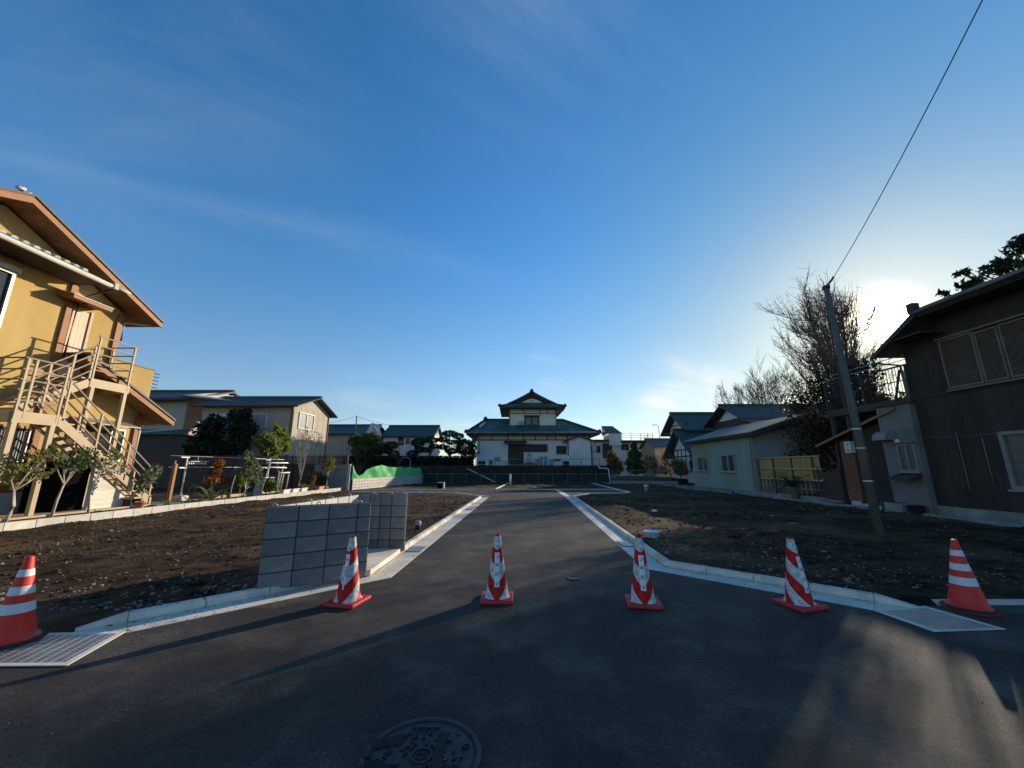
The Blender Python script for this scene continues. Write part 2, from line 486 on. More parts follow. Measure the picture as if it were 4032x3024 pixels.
class MB:
    def __init__(s):
        s.v = []
        s.f = []

    def add(s, vs, fs):
        o = len(s.v)
        s.v += [V(p) for p in vs]
        s.f += [tuple(i + o for i in f) for f in fs]
        return s

    def hexa(s, p):
        return s.add(p, [(3, 2, 1, 0), (4, 5, 6, 7), (0, 1, 5, 4), (1, 2, 6, 5), (2, 3, 7, 6), (3, 0, 4, 7)])

    def box(s, a, b):
        x0, x1 = sorted((a[0], b[0]))
        y0, y1 = sorted((a[1], b[1]))
        z0, z1 = sorted((a[2], b[2]))
        return s.hexa([(x0, y0, z0), (x1, y0, z0), (x1, y1, z0), (x0, y1, z0),
                       (x0, y0, z1), (x1, y0, z1), (x1, y1, z1), (x0, y1, z1)])

    def quad(s, *p):
        return s.add(p, [tuple(range(len(p)))])

    def prism(s, poly, ext):
        n = len(poly)
        e = V(ext)
        vs = [V(p) for p in poly] + [V(p) + e for p in poly]
        fs = [tuple(reversed(range(n))), tuple(range(n, 2 * n))]
        fs += [(i, (i + 1) % n, n + (i + 1) % n, n + i) for i in range(n)]
        return s.add(vs, fs)

    def tube(s, pts, r, n=6, cap=True):
        pts = [V(p) for p in pts]
        rs = r if isinstance(r, (list, tuple)) else [r] * len(pts)
        o = len(s.v)
        for i, p in enumerate(pts):
            a = pts[min(i + 1, len(pts) - 1)] - pts[max(i - 1, 0)]
            if a.length < 1e-9:
                a = V((0, 0, 1))
            a.normalize()
            u = a.cross(V((0, 0, 1)))
            if u.length < 0.05:
                u = a.cross(V((1, 0, 0)))
            u.normalize()
            w = a.cross(u)
            for k in range(n):
                t = 2 * PI * k / n
                s.v.append(p + (u * math.cos(t) + w * math.sin(t)) * rs[i])
        for i in range(len(pts) - 1):
            for k in range(n):
                a0 = o + i * n + k
                a1 = o + i * n + (k + 1) % n
                s.f.append((a0, a1, a1 + n, a0 + n))
        if cap:
            s.f.append(tuple(o + k for k in reversed(range(n))))
            e = o + (len(pts) - 1) * n
            s.f.append(tuple(e + k for k in range(n)))
        return s

    def bar(s, a, b, w, h, up=(0, 0, 1)):
        """rectangular bar from a to b, w across, h along up"""
        a, b, up = V(a), V(b), V(up)
        d = (b - a).normalized()
        u = d.cross(up).normalized() * (w / 2)
        k = u.cross(d).normalized() * (h / 2)
        return s.hexa([a - u - k, a + u - k, b + u - k, b - u - k, a - u + k, a + u + k, b + u + k, b - u + k])

    def lathe(s, prof, c, n=24, cap=True):
        c = V(c)
        o = len(s.v)
        for r, z in prof:
            for k in range(n):
                t = 2 * PI * k / n
                s.v.append(c + V((r * math.cos(t), r * math.sin(t), z)))
        for i in range(len(prof) - 1):
            for k in range(n):
                a0 = o + i * n + k
                a1 = o + i * n + (k + 1) % n
                s.f.append((a0, a1, a1 + n, a0 + n))
        if cap:
            s.f.append(tuple(o + k for k in reversed(range(n))))
            e = o + (len(prof) - 1) * n
            s.f.append(tuple(e + k for k in range(n)))
        return s

    def build(s, name, m, parent=None, smooth=False, org=None):
        """one mesh object; a child keeps its thing's origin, a top-level mesh takes its own base"""
        if parent is not None:
            og = ORG[parent.name]
        elif org is not None:
            og = V(org)
        else:
            xs = [p.x for p in s.v]
            ys = [p.y for p in s.v]
            og = V(((min(xs) + max(xs)) / 2, (min(ys) + max(ys)) / 2, min(p.z for p in s.v)))
        me = bpy.data.meshes.new(name)
        me.from_pydata([p - og for p in s.v], [], s.f)
        if smooth:
            me.shade_smooth()
        me.materials.append(MATS[m])
        o = bpy.data.objects.new(name, me)
        C.objects.link(o)
        if parent is not None:
            o.parent = parent
        else:
            o.location = og
        ORG[o.name] = og.copy()
        return o


def bevel(o, w, seg=2):
    """rounds the edges of the mesh itself"""
    bm = bmesh.new()
    bm.from_mesh(o.data)
    bmesh.ops.recalc_face_normals(bm, faces=bm.faces)
    bmesh.ops.bevel(bm, geom=bm.edges[:], offset=w, segments=seg, affect='EDGES', profile=0.5)
    bm.to_mesh(o.data)
    bm.free()
    return o


def tag(o, label, cat, group=None):
    o['label'] = label
    o['category'] = cat
    if group:
        o['group'] = group
    return o


def kind(o, k):
    o['kind'] = k
    return o


def thing(name, loc, label, cat, group=None):
    o = bpy.data.objects.new(name, None)
    o.empty_display_size = 0.2
    o.location = loc
    C.objects.link(o)
    ORG[o.name] = V(loc)
    return tag(o, label, cat, group)


def dup(o, name, parent, loc=None, rot=None, scale=None):
    c = o.copy()
    c.name = name
    C.objects.link(c)
    c.parent = parent
    if loc is not None:
        c.location = loc
    if rot is not None:
        c.rotation_euler = rot
    if scale is not None:
        c.scale = scale
    return c


def copy_tree(o, parent=None):
    c = o.copy()
    C.objects.link(c)
    c.parent = parent
    for ch in o.children:
        copy_tree(ch, c)
    return c


def face(ax, pos, s):
    """map (along, up, out) on an axis-aligned wall to the world"""
    if ax == 'x':
        return lambda a, z, d: (pos + s * d, a, z)
    return lambda a, z, d: (a, pos + s * d, z)


def window(parent, ax, pos, s, a0, a1, z0, z1, cols=2, frame='alu', glass='glass_dark', w=0.05, d=0.05, name='window', sill=None,
           rows=1):
    f = face(ax, pos, s)
    m = MB()
    m.box(f(a0, z0, -0.02), f(a1, z0 + w, d)).box(f(a0, z1 - w, -0.02), f(a1, z1, d))
    m.box(f(a0, z0 + w, -0.02), f(a0 + w, z1 - w, d)).box(f(a1 - w, z0 + w, -0.02), f(a1, z1 - w, d))
    cw = (a1 - a0) / cols
    for i in range(1, cols):
        m.box(f(a0 + cw * i - w / 2, z0 + w, -0.02), f(a0 + cw * i + w / 2, z1 - w, d * 0.9))
    for j in range(1, rows):
        zz = z0 + (z1 - z0) * j / rows
        m.box(f(a0 + w, zz - w / 2, -0.02), f(a1 - w, zz + w / 2, d * 0.8))
    o = m.build(name, frame, parent)
    gl = glass if isinstance(glass, (list, tuple)) else [glass] * cols
    for i in range(cols):
        p = MB().box(f(a0 + cw * i + w * (0.5 if i else 1), z0 + w, 0.006), f(a0 + cw * (i + 1) - w * (0.5 if i < cols - 1 else 1), z1 - w, 0.016))
        p.build('pane', gl[i % len(gl)], o)
    if sill:
        MB().box(f(a0 - 0.05, z0 - 0.06, 0), f(a1 + 0.05, z0 - 0.003, d + 0.06)).build('sill', sill, o)
    return o


def leaves(m, blobs, n, size, rng, flat=0.0, asp=1.8, fill=0.35):
    """small folded leaves through the volume of the given ellipsoids (centre, rx, ry, rz)"""
    tot = sum((b[1] * b[2] * b[3]) ** (2 / 3) for b in blobs)
    for b in blobs:
        k = max(3, int(n * (b[1] * b[2] * b[3]) ** (2 / 3) / tot))
        for _ in range(k):
            while True:
                p = V((rng.uniform(-1, 1), rng.uniform(-1, 1), rng.uniform(-1, 1)))
                if 0.02 < p.length < 1:
                    break
            q = p.normalized() * (fill + (1 - fill) * rng.random() ** 0.6) * rng.uniform(0.85, 1.12)
            c = V(b[0]) + V((q.x * b[1], q.y * b[2], q.z * b[3]))
            a = V((rng.gauss(0, 1), rng.gauss(0, 1), rng.gauss(0, 1) * (1 - flat))).normalized()
            u = a.cross(V((rng.gauss(0, 1), rng.gauss(0, 1), rng.gauss(0, 1)))).normalized()
            w = a.cross(u)
            sz = size * rng.uniform(0.6, 1.3)
            L = a * sz * asp * 0.5
            W = u * sz * 0.5
            m.add([c - L, c + W + w * sz * 0.12, c + L, c - W + w * sz * 0.12], [(0, 1, 2, 3)])
    return m


RMIN = [0.004]


def grow(m, p, d, length, r, depth, rng, up=0.15, spread=0.55, kids=3, tips=None, n=4, wob=0.12, shrink=0.66):
    """a limb of three bent pieces with side limbs; returns nothing, writes tubes into m"""
    pts = [V(p)]
    rs = [r]
    d = V(d).normalized()
    seg = 4 if depth > 1 else 3
    for i in range(seg):
        d = (d + V((rng.gauss(0, wob), rng.gauss(0, wob), rng.gauss(0, wob * 0.6) + up * 0.3))).normalized()
        pts.append(pts[-1] + d * (length / seg))
        rs.append(r * (1 - 0.62 * (i + 1) / seg))
    m.tube(pts, rs, n, cap=False)
    if depth == 0:
        if tips is not None:
            tips.append(pts[-1])
            tips.append(pts[-2])
        return
    for k in range(kids):
        t = rng.uniform(0.28, 0.98) if k else 1.0
        i = min(int(t * seg), seg - 1)
        f = t * seg - i
        q = pts[i].lerp(pts[i + 1], f)
        a = rng.uniform(0, 2 * PI)
        u = d.cross(V((math.cos(a), math.sin(a), 0.3))).normalized()
        nd = (d + u * spread * rng.uniform(0.5, 1.2) + V((0, 0, up))).normalized()
        grow(m, q, nd, length * shrink * rng.uniform(0.75, 1.15), max(rs[i] * (1 - f * 0.2) * 0.62, RMIN[0]), depth - 1, rng, up, spread,
             kids, tips, n if depth > 2 else max(3, n - 1), wob, shrink)


def off(poly, dist):
    """offset an open 2-D polyline to its left by dist with mitred corners"""
    P = [V((p[0], p[1])) for p in poly]
    out = []
    for i, p in enumerate(P):
        ns = []
        if i:
            e = (P[i] - P[i - 1]).normalized()
            ns.append(V((-e.y, e.x)))
        if i < len(P) - 1:
            e = (P[i + 1] - P[i]).normalized()
            ns.append(V((-e.y, e.x)))
        nn = sum(ns, V((0, 0))).normalized()
        out.append(p + nn * dist / max(0.3, nn.dot(ns[0])))
    return out


def inside(poly, x, y):
    r = False
    j = len(poly) - 1
    for i in range(len(poly)):
        xi, yi = poly[i][0], poly[i][1]
        xj, yj = poly[j][0], poly[j][1]
        if (yi > y) != (yj > y) and x < (xj - xi) * (y - yi) / (yj - yi) + xi:
            r = not r
        j = i
    return r


def segdist(poly, x, y):
    best = 1e9
    p = V((x, y))
    n = len(poly)
    for i in range(n):
        a = V(poly[i][:2])
        b = V(poly[(i + 1) % n][:2])
        e = b - a
        t = max(0, min(1, (p - a).dot(e) / e.length_squared))
        best = min(best, (a + e * t - p).length)
    return best

# ================================================================ GROUND, ROADS, KERBS
o = MB().quad((-700, -300, -0.12), (700, -300, -0.12), (700, 1200, -0.12), (-700, 1200, -0.12)).build('ground', 'far_ground', org=(0, 0, -0.12))
kind(o, 'structure')

ROAD = [(-34, -9), (34, -9), (34, 4.75), (4.5, 4.62), (3.82, 4.47), (1.98, 6.2), (2.72, 20.2), (4.3, 22.7), (6.9, 23.7), (7.15, 27.4),
        (-10.0, 27.3), (-10.0, 24.5), (-3.4, 23.6), (-1.2, 20.2), (-1.66, 5.7), (-3.5, 3.9), (-4.3, 3.88), (-34, 3.75)]


def road_mesh():
    tri = geometry.tessellate_polygon([[V((x, y, 0)) for x, y in ROAD]])
    me = bpy.data.meshes.new('road')
    me.from_pydata([(x, y, 0) for x, y in ROAD], [], [tuple(t) for t in tri])
    me.materials.append(MATS['asphalt'])
    o = bpy.data.objects.new('road', me)
    C.objects.link(o)
    return kind(o, 'structure')


road_mesh()


def frange(a, b, st):
    n = max(1, int(round((b - a) / st)))
    return [a + (b - a) * i / n for i in range(n)]


def soil_z(x, y):
    ins = inside(ROAD, x, y)
    dd = segdist(ROAD, x, y)
    lim = 0.40 if (y < 20.4 and -3.8 < x < 4.2) else 0.06
    if ins or dd < lim:
        return -0.06
    n = noise.noise((x * 0.55, y * 0.9, 3)) * 0.06 + 0.022 * math.sin(x * 5.2 + 1.5 * noise.noise((x * .3, y * .25, 7))) * max(0, noise.noise((x * .25, y * .12, 4)) + .15) * 2 + noise.noise((x * 2.1, y * 3.0, 9)) * 0.022 + noise.noise((x * 7, y * 7, 1)) * 0.014
    e = min(1, (dd - lim) / 0.10)
    t = min(1.0, dd / 1.5)
    base = 0.035 if lim > 0.2 else 0.02
    return -0.06 + e * (0.06 + base + n * (0.35 + 0.65 * t))


def soil():
    xs = frange(-14, -12.2, .6) + frange(-12.2, -5, .16) + frange(-5, 6, .09) + frange(6, 13.4, .16) + [13.4]
    ys = frange(3.55, 9, .09) + frange(9, 16, .16) + frange(16, 24, .25) + frange(24, 39, .6) + [39]
    m = MB()
    vs = [(x, y, soil_z(x, y)) for y in ys for x in xs]
    w = len(xs)
    fs = [(j * w + i, j * w + i + 1, j * w + w + i + 1, j * w + w + i) for j in range(len(ys) - 1) for i in range(w - 1)]
    m.add(vs, fs)
    o = m.build('soil', 'soil', org=(0, 0, 0), smooth=True)
    kind(o, 'structure')
    bpy.context.view_layer.update()
    return o


soil_o = soil()
# strips of garden ground beside the cleared plots
kind(MB().box((-40, 2.0, -0.1), (-12.02, 26.3, 0.14)).build('garden_ground', 'soil', org=(0, 0, 0)), 'structure')
kind(MB().box((13.02, 2.0, -0.1), (40, 31, 0.06)).build('garden_ground', 'soil', org=(0, 0, 0)), 'structure')


def stones():
    """loose stones lying on the cleared soil; nobody could count them"""
    ico = bmesh.new()
    bmesh.ops.create_icosphere(ico, subdivisions=1, radius=1)
    iv = [v.co.copy() for v in ico.verts]
    fi = [tuple(v.index for v in f.verts) for f in ico.faces]
    ico.free()
    rng = random.Random(5)
    spots = []
    for _ in range(60000):
        x = rng.uniform(-12, 12.9)
        y = 3.7 + rng.random() ** 1.8 * 22
        if inside(ROAD, x, y) or segdist(ROAD, x, y) < 0.5:
            continue
        if -3.1 < x < -1.7 and 4.9 < y < 7.4:
            continue
        dens = 0.10 + 0.55 * max(0, noise.noise((x * 0.5, y * 0.8, 5)) + 0.05)
        dk = segdist(ROAD, x, y)
        if y < 8.5:
            dens += 0.55 * max(0, 1 - dk / 2.0)
        if x > 2:
            dens *= .6
        if rng.random() > dens:
            continue
        spots.append((x, y, dk))
        if len(spots) > 6500:
            break
    m = MB()
    for x, y, dk in spots:
        s = rng.uniform(0.006, 0.022) * (1.9 if rng.random() < 0.06 else 1) * (1.0 if dk < 2.5 else 0.9)
        if y > 12:
            s *= 1.3
        c = V((x, y, soil_z(x, y) + s * 0.25))
        q = Matrix.Rotation(rng.uniform(0, 6.3), 3, 'Z')
        sx, sy, sz = rng.uniform(.8, 1.6), rng.uniform(.7, 1.2), rng.uniform(.45, .85)
        vs = [c + q @ V((v.x * sx * s, v.y * sy * s, v.z * sz * s)) * rng.uniform(.85, 1.15) for v in iv]
        m.add(vs, fi)
    o = m.build('gravel', 'stone', org=(0, 0, 0))
    kind(o, 'stuff')
    o['label'] = 'loose pale stones scattered over the cleared brown soil'
    o['category'] = 'gravel'
    rng = random.Random(6)
    m = MB()
    for _ in range(5200):
        x = rng.uniform(-12, 12.9)
        y = 3.7 + rng.random() ** 1.6 * 18
        if inside(ROAD, x, y) or segdist(ROAD, x, y) < 0.55 or (-3.1 < x < -1.7 and 4.9 < y < 7.4):
            continue
        s = rng.uniform(0.012, 0.04) * (2.0 if rng.random() < .04 else 1)
        c = V((x, y, soil_z(x, y) + s * 0.1))
        m.add([c + V((v.x * s * rng.uniform(.8, 1.5), v.y * s, v.z * s * .7)) * rng.uniform(.75, 1.2) for v in iv], fi)
    o = m.build('soil_clods', 'soil', org=(0, 0, 0))
    kind(o, 'stuff')
    o['label'] = 'crumbled brown clods lying on the cleared plots'
    o['category'] = 'soil clods'


stones()


def grit():
    """crumbs of soil and small stones that have strayed over kerbs and onto the asphalt"""
    rng = random.Random(77)
    lines = [([(-3.5, 3.9), (-1.66, 5.7), (-1.2, 20.2)], 1), ([(2.72, 20.2), (1.98, 6.2), (3.82, 4.47)], 1)]
    m = MB()
    for line, sg in lines:
        for _ in range(900):
            k = rng.randrange(2)
            a, b = V(line[k]), V(line[k + 1])
            e = (b - a)
            n_ = V((-e.y, e.x)).normalized()
            p = a.lerp(b, rng.random() ** (1.6 if line[0][0] < 0 else 1))
            off_ = rng.choice((rng.uniform(.30, .325), rng.uniform(.0, .33), .395 + rng.gauss(0, .04), -abs(rng.gauss(0, .25))))
            p = p + n_ * off_
            z = .0065 if off_ < .33 else .079
            if off_ < 0:
                z = .001
            s_ = rng.uniform(.003, .010)
            c = V((p.x, p.y, z))
            q = [c + V((s_ * math.cos(t_) * rng.uniform(.7, 1.3), s_ * math.sin(t_) * rng.uniform(.7, 1.3), 0)) for t_ in (0, 1.6, 3.1, 4.7)]
            m.add(q + [c + V((0, 0, s_ * .8))], [(0, 1, 4), (1, 2, 4), (2, 3, 4), (3, 0, 4)])
    for _ in range(260):
        x, y = rng.uniform(-4, 4.5), rng.uniform(1.6, 9)
        if not inside(ROAD, x, y):
            continue
        s_ = rng.uniform(.003, .008)
        c = V((x, y, .001))
        q = [c + V((s_ * math.cos(t_), s_ * math.sin(t_), 0)) for t_ in (0, 1.6, 3.1, 4.7)]
        m.add(q + [c + V((0, 0, s_ * .8))], [(0, 1, 4), (1, 2, 4), (2, 3, 4), (3, 0, 4)])
    o = m.build('road_grit', 'stone', org=(0, 0, 0))
    kind(o, 'stuff')
    o['label'] = 'crumbs of soil and grit strewn along the gutters and road'
    o['category'] = 'grit'


grit()


def run(root, line, d0, d1, z0, z1, step, name, m, gap=0.005, bev=0.008, slope=0.0):
    """blocks laid end to end along an offset of a polyline"""
    A, B = off(line, d0), off(line, d1)
    for i in range(len(line) - 1):
        L = (V(line[i + 1]) - V(line[i])).length
        n = max(1, int(round(L / step)))
        for k in range(n):
            t0 = k / n + (gap / L if k else 0)
            t1 = (k + 1) / n - (gap / L if k < n - 1 else 0)
            a0, a1 = A[i].lerp(A[i + 1], t0), A[i].lerp(A[i + 1], t1)
            b0, b1 = B[i].lerp(B[i + 1], t0), B[i].lerp(B[i + 1], t1)
            dz = R.uniform(-0.002, 0.002)
            s0, s1 = a0.lerp(b0, slope), a1.lerp(b1, slope)
            mb = MB().hexa([(*a0, z0), (*a1, z0), (*b1, z0), (*b0, z0), (*s0, z1 + dz), (*s1, z1 + dz), (*b1, z1 + dz), (*b0, z1 + dz)])
            ob = mb.build(name, m, root)
            if bev:
                bevel(ob, bev, 1)


KL = [(-3.5, 3.9), (-1.66, 5.7), (-1.2, 20.2)]
KR = [(2.72, 20.2), (1.98, 6.2), (3.82, 4.47)]
kerbs = []
for nm, line in (('l', KL), ('r', KR)):
    k = bpy.data.objects.new('kerb', None)
    C.objects.link(k)
    ORG[k.name] = V((0, 0, 0))
    kind(k, 'structure')
    kerbs.append(k)
    run(k, line, 0.0, 0.325, -0.05, 0.006, 2.0, 'gutter_slab', 'concrete', 0.003, 0)
    run(k, line, 0.33, 0.46, -0.05, 0.078, 0.62, 'kerb_stone', 'concrete', 0.004, 0.010, 0.22)
# sloping end pieces where the kerbs meet the gratings
for line, end in ((KL, 0), (KR, -1)):
    a = off(line, .33)[end]
    b = off(line, .46)[end]
    e = (V(line[0]) - V(line[1])).normalized() if end == 0 else (V(line[-1]) - V(line[-2])).normalized()
    a, b = a + e * .004, b + e * .004
    a2, b2 = a + e * .34, b + e * .34
    MB().hexa([(*a, -.05), (*a2, -.05), (*b2, -.05), (*b, -.05), (*a.lerp(b, .22), .078), (*a2.lerp(b2, .22), .012), (*b2, .012), (*b, .078)]).build('kerb_end', 'concrete', kerbs[0 if end == 0 else 1])
    p0 = V(line[end]) + e * .003
    g_ = off(line, .325)[end] + e * .004
    MB().prism([(*p0, -.05), (*g_, -.05), (*(g_ + e * .33), -.05)], (0, 0, .056)).build('gutter_end', 'concrete', kerbs[0 if end == 0 else 1])
k = bpy.data.objects.new('kerb', None)
C.objects.link(k)
ORG[k.name] = V((0, 0, 0))
kind(k, 'structure')
run(k, [(-10.0, 24.5), (-3.4, 23.6), (-1.2, 20.2)][::-1], -0.12, 0.0, -0.05, 0.055, 0.62, 'kerb_stone', 'concrete', 0.003, 0.008)
run(k, [(2.72, 20.2), (4.3, 22.7), (6.9, 23.7)], -0.12, 0.0, -0.05, 0.055, 0.62, 'kerb_stone', 'concrete', 0.003, 0.008)
run(k, [(-10, 27.3), (7.1, 27.4)], 0.0, 0.14, -0.05, 0.05, 0.62, 'kerb_stone', 'concrete', 0.003, 0.008)
run(k, [(6.9, 23.7), (7.5, 37.5)], -0.14, 0.0, -0.05, 0.08, 0.62, 'kerb_stone', 'concrete', 0.003, 0.008)
run(k, [(-1.2, 27.5), (-0.45, 37.5)], -0.14, 0.0, -0.05, 0.08, 0.62, 'kerb_stone', 'concrete', 0.003, 0.008)
run(k, [(2.75, 20.75), (2.92, 27.2)], -0.33, 0.0, -0.05, 0.006, 2.0, 'gutter_slab', 'concrete', 0.003, 0)
run(k, [(4.75, 4.66), (34, 4.8)], 0.0, 0.13, -0.05, 0.012, 2.0, 'gutter_slab', 'concrete', 0.003, 0)
# boundary kerb of the garden on the left and the plinth on the right
k = bpy.data.objects.new('kerb', None)
C.objects.link(k)
ORG[k.name] = V((0, 0, 0))
kind(k, 'structure')
run(k, [(-12.0, 4.5), (-11.95, 14), (-11.15, 26.2)], 0.0, 0.12, -0.05, 0.20, 0.62, 'kerb_stone', 'block_pale', 0.004, 0.008)
run(k, [(12.95, 38), (12.75, 16), (12.65, 4.9)], 0.0, 0.12, -0.05, 0.10, 0.62, 'kerb_stone', 'old_concrete', 0.004, 0.008)

# street gully slots in the gutter slabs
for (x, y, a, lab) in ((-1.77, 7.55, rad(88), 'dark slotted drain cover in the gutter beside the block enclosure'),
                       (-1.55, 14.6, rad(88), 'small slotted drain cover further up the left gutter'),
                       (2.24, 8.05, rad(87), 'dark slotted drain cover in the right hand gutter behind the third striped cone')):
    t = thing('drain_cover', (x, y, 0.006), lab, 'drain cover', 'drain covers in the gutters')
    og = V(t.location)
    MB().box(og + V((-.13, -.24, .002)), og + V((.13, .24, .007))).build('plate', 'iron', t)
    for i in range(6):
        yy = -.2 + .08 * i
        MB().box(og + V((-.11, yy - .012, .007)), og + V((.11, yy + .030, .013))).build('grate_bar', 'steel', t)


# ---------------------------------------------------------------- steel gratings at the corners
def grating(p, lab, gap_dark):
    """p: four corners on the ground"""
    P = [V((x, y, 0)) for x, y in p]
    c = sum(P, V()) / 4
    t = thing('steel_grating', (c.x, c.y, 0), lab, 'grating', 'steel gratings over the street drain')

    def at(u, v, z):
        q = P[0].lerp(P[1], u).lerp(P[3].lerp(P[2], u), v)
        return V((q.x, q.y, z))

    MB().hexa([at(0, 0, -.04), at(1, 0, -.04), at(1, 1, -.04), at(0, 1, -.04), at(0, 0, .004), at(1, 0, .004), at(1, 1, .004), at(0, 1, .004)]
              ).build('pit_shade', 'void', t)  # flat black slab; the drain's inner shade is put into its colour
    fr = MB()
    e = 0.07
    for (u0, v0, u1, v1) in ((0, 0, 1, e), (0, 1 - e, 1, 1), (0, e, e * .7, 1 - e), (1 - e * .7, e, 1, 1 - e)):
        fr.hexa([at(u0, v0, .004), at(u1, v0, .004), at(u1, v1, .004), at(u0, v1, .004),
                 at(u0, v0, .010), at(u1, v0, .010), at(u1, v1, .010), at(u0, v1, .010)])
    fr.build('frame', 'concrete', t)
    bars = MB()
    n = 20
    for i in range(n):
        v = e + (1 - 2 * e) * (i + .5) / n
        h = .20 / n * (1 - 2 * e)
        bars.hexa([at(.05, v - h, .0045), at(.95, v - h, .0045), at(.95, v + h, .0045), at(.05, v + h, .0045),
                   at(.05, v - h, .009), at(.95, v - h, .009), at(.95, v + h, .009), at(.05, v + h, .009)])
    bars.build('bearing_bars', 'steel', t)
    cr = MB()
    for i in range(13):
        u = .05 + .9 * (i + .5) / 13
        cr.hexa([at(u - .010, .07, .0046), at(u + .010, .07, .0046), at(u + .010, .93, .0046), at(u - .010, .93, .0046),
                 at(u - .010, .07, .0085), at(u + .010, .07, .0085), at(u + .010, .93, .0085), at(u - .010, .93, .0085)])
    cr.build('cross_bars', 'steel', t)


grating([(-4.50, 3.28), (-3.37, 3.30), (-3.53, 3.92), (-4.62, 3.86)], 'pale steel grating at the left street corner in front of the banded cone', 0)
grating([(3.80, 4.45), (3.86, 3.92), (4.58, 3.97), (4.47, 4.58)], 'pale steel grating at the right street corner in front of the banded cone', 0)

# ---------------------------------------------------------------- manhole covers
mh = thing('manhole_cover', (-0.47, 2.36, 0), 'round dark cast iron manhole cover with raised picture pattern in the road', 'manhole cover')
o = V((-0.47, 2.36, 0))
MB().lathe([(0.315, 0.004), (0.315, 0.012), (0.318, 0.016), (0.345, 0.016), (0.352, 0.004)], o, 64, cap=False).build('frame_ring', 'iron', mh, True)
MB().lathe([(0.31, 0.002), (0.31, 0.009), (0.001, 0.009)], o, 64, cap=False).build('plate', 'iron', mh)
pat = MB()


def arc(cx, cy, r, a0, a1, w=0.006, n=14, h=0.016):
    pts = [o + V((cx + r * math.cos(a0 + (a1 - a0) * i / n), cy + r * math.sin(a0 + (a1 - a0) * i / n), 0)) for i in range(n + 1)]
    for i in range(n):
        d_ = (pts[i + 1] - pts[i]).normalized()
        u_ = V((-d_.y, d_.x, 0)) * w / 2
        a_, b_ = pts[i], pts[i + 1]
        z0, z1 = V((0, 0, .009)), V((0, 0, h))
        pat.hexa([a_ - u_ + z0, a_ + u_ + z0, b_ + u_ + z0, b_ - u_ + z0, a_ - u_ + z1, a_ + u_ + z1, b_ + u_ + z1, b_ - u_ + z1])


def blk(x, y, w, h, a=0.0):
    q = Matrix.Rotation(a, 3, 'Z')
    P = [V((-w / 2, -h / 2, 0)), V((w / 2, -h / 2, 0)), V((w / 2, h / 2, 0)), V((-w / 2, h / 2, 0))]
    P = [o + V((x, y, 0)) + q @ p for p in P]
    pat.hexa([p + V((0, 0, .009)) for p in P] + [p + V((0, 0, .0165)) for p in P])


for r_ in (0.018, 0.032, 0.055, 0.062):
    arc(0.0, 0.0, r_, 0, 2 * PI, 0.006, 24)
for k_ in range(7):
    arc(-0.10 + k_ * .004, -0.30, 0.40 + k_ * 0.014, rad(96), rad(122), 0.005)
    arc(-0.10, 0.28, 0.36 + k_ * 0.014, rad(-122), rad(-98), 0.005)
for k_ in range(5):
    x0 = 0.075 + k_ * 0.012
    for j_ in range(22):
        y0 = -0.22 + j_ * 0.02
        blk(x0 + (0.004 if j_ % 2 else -0.004), y0, 0.005, 0.024, 0.35 if j_ % 2 else -0.35)
rg = random.Random(3)
for _ in range(58):
    a_, r_ = rg.uniform(0, 2 * PI), rg.uniform(0.09, 0.285)
    x_, y_ = r_ * math.cos(a_), r_ * math.sin(a_)
    if 0.06 < x_ < 0.14 or (x_ < -0.12 and abs(y_) > 0.08):
        continue
    if rg.random() < .5:
        blk(x_, y_, rg.uniform(.012, .04), rg.uniform(.008, .02), rg.choice((0, PI / 2, .3)))
    else:
        arc(x_, y_, rg.uniform(.008, .018), 0, rg.uniform(3, 6.3), 0.005, 10)
for k_ in range(3):
    blk(-0.07 + k_ * .045, 0.222, 0.03, 0.006)
    blk(-0.07 + k_ * .045, 0.20, 0.006, 0.03)
blk(-0.02, 0.245, 0.17, 0.007)
blk(-0.105, 0.215, 0.006, 0.06)
blk(0.065, 0.215, 0.006, 0.06)
kind(pat.build('raised_pattern', 'iron', mh), 'stuff')
mh.scale = (.89, .89, 1)
MB().box(o + V((-.34, -.022, .012)), o + V((-.295, .022, .020))).build('key_slot', 'black', mh)
sm = MB().lathe([(0.095, 0.003), (0.095, 0.012), (0.08, 0.012), (0.078, 0.008), (0.001, 0.008)], (0.84, 5.66, 0), 32, cap=False).build('valve_cover', 'iron')
tag(sm, 'small round iron valve cover in the road between the middle cones', 'valve cover')


# ---------------------------------------------------------------- concrete block enclosure by the kerb
def unit_block(name, w, h, t, m, bev=0.006):
    ob = MB().box((-w / 2, -t / 2, 0), (w / 2, t / 2, h)).build(name, m, org=(0, 0, 0))
    bevel(ob, bev, 1)
    me = ob.data
    bpy.data.objects.remove(ob)
    return me


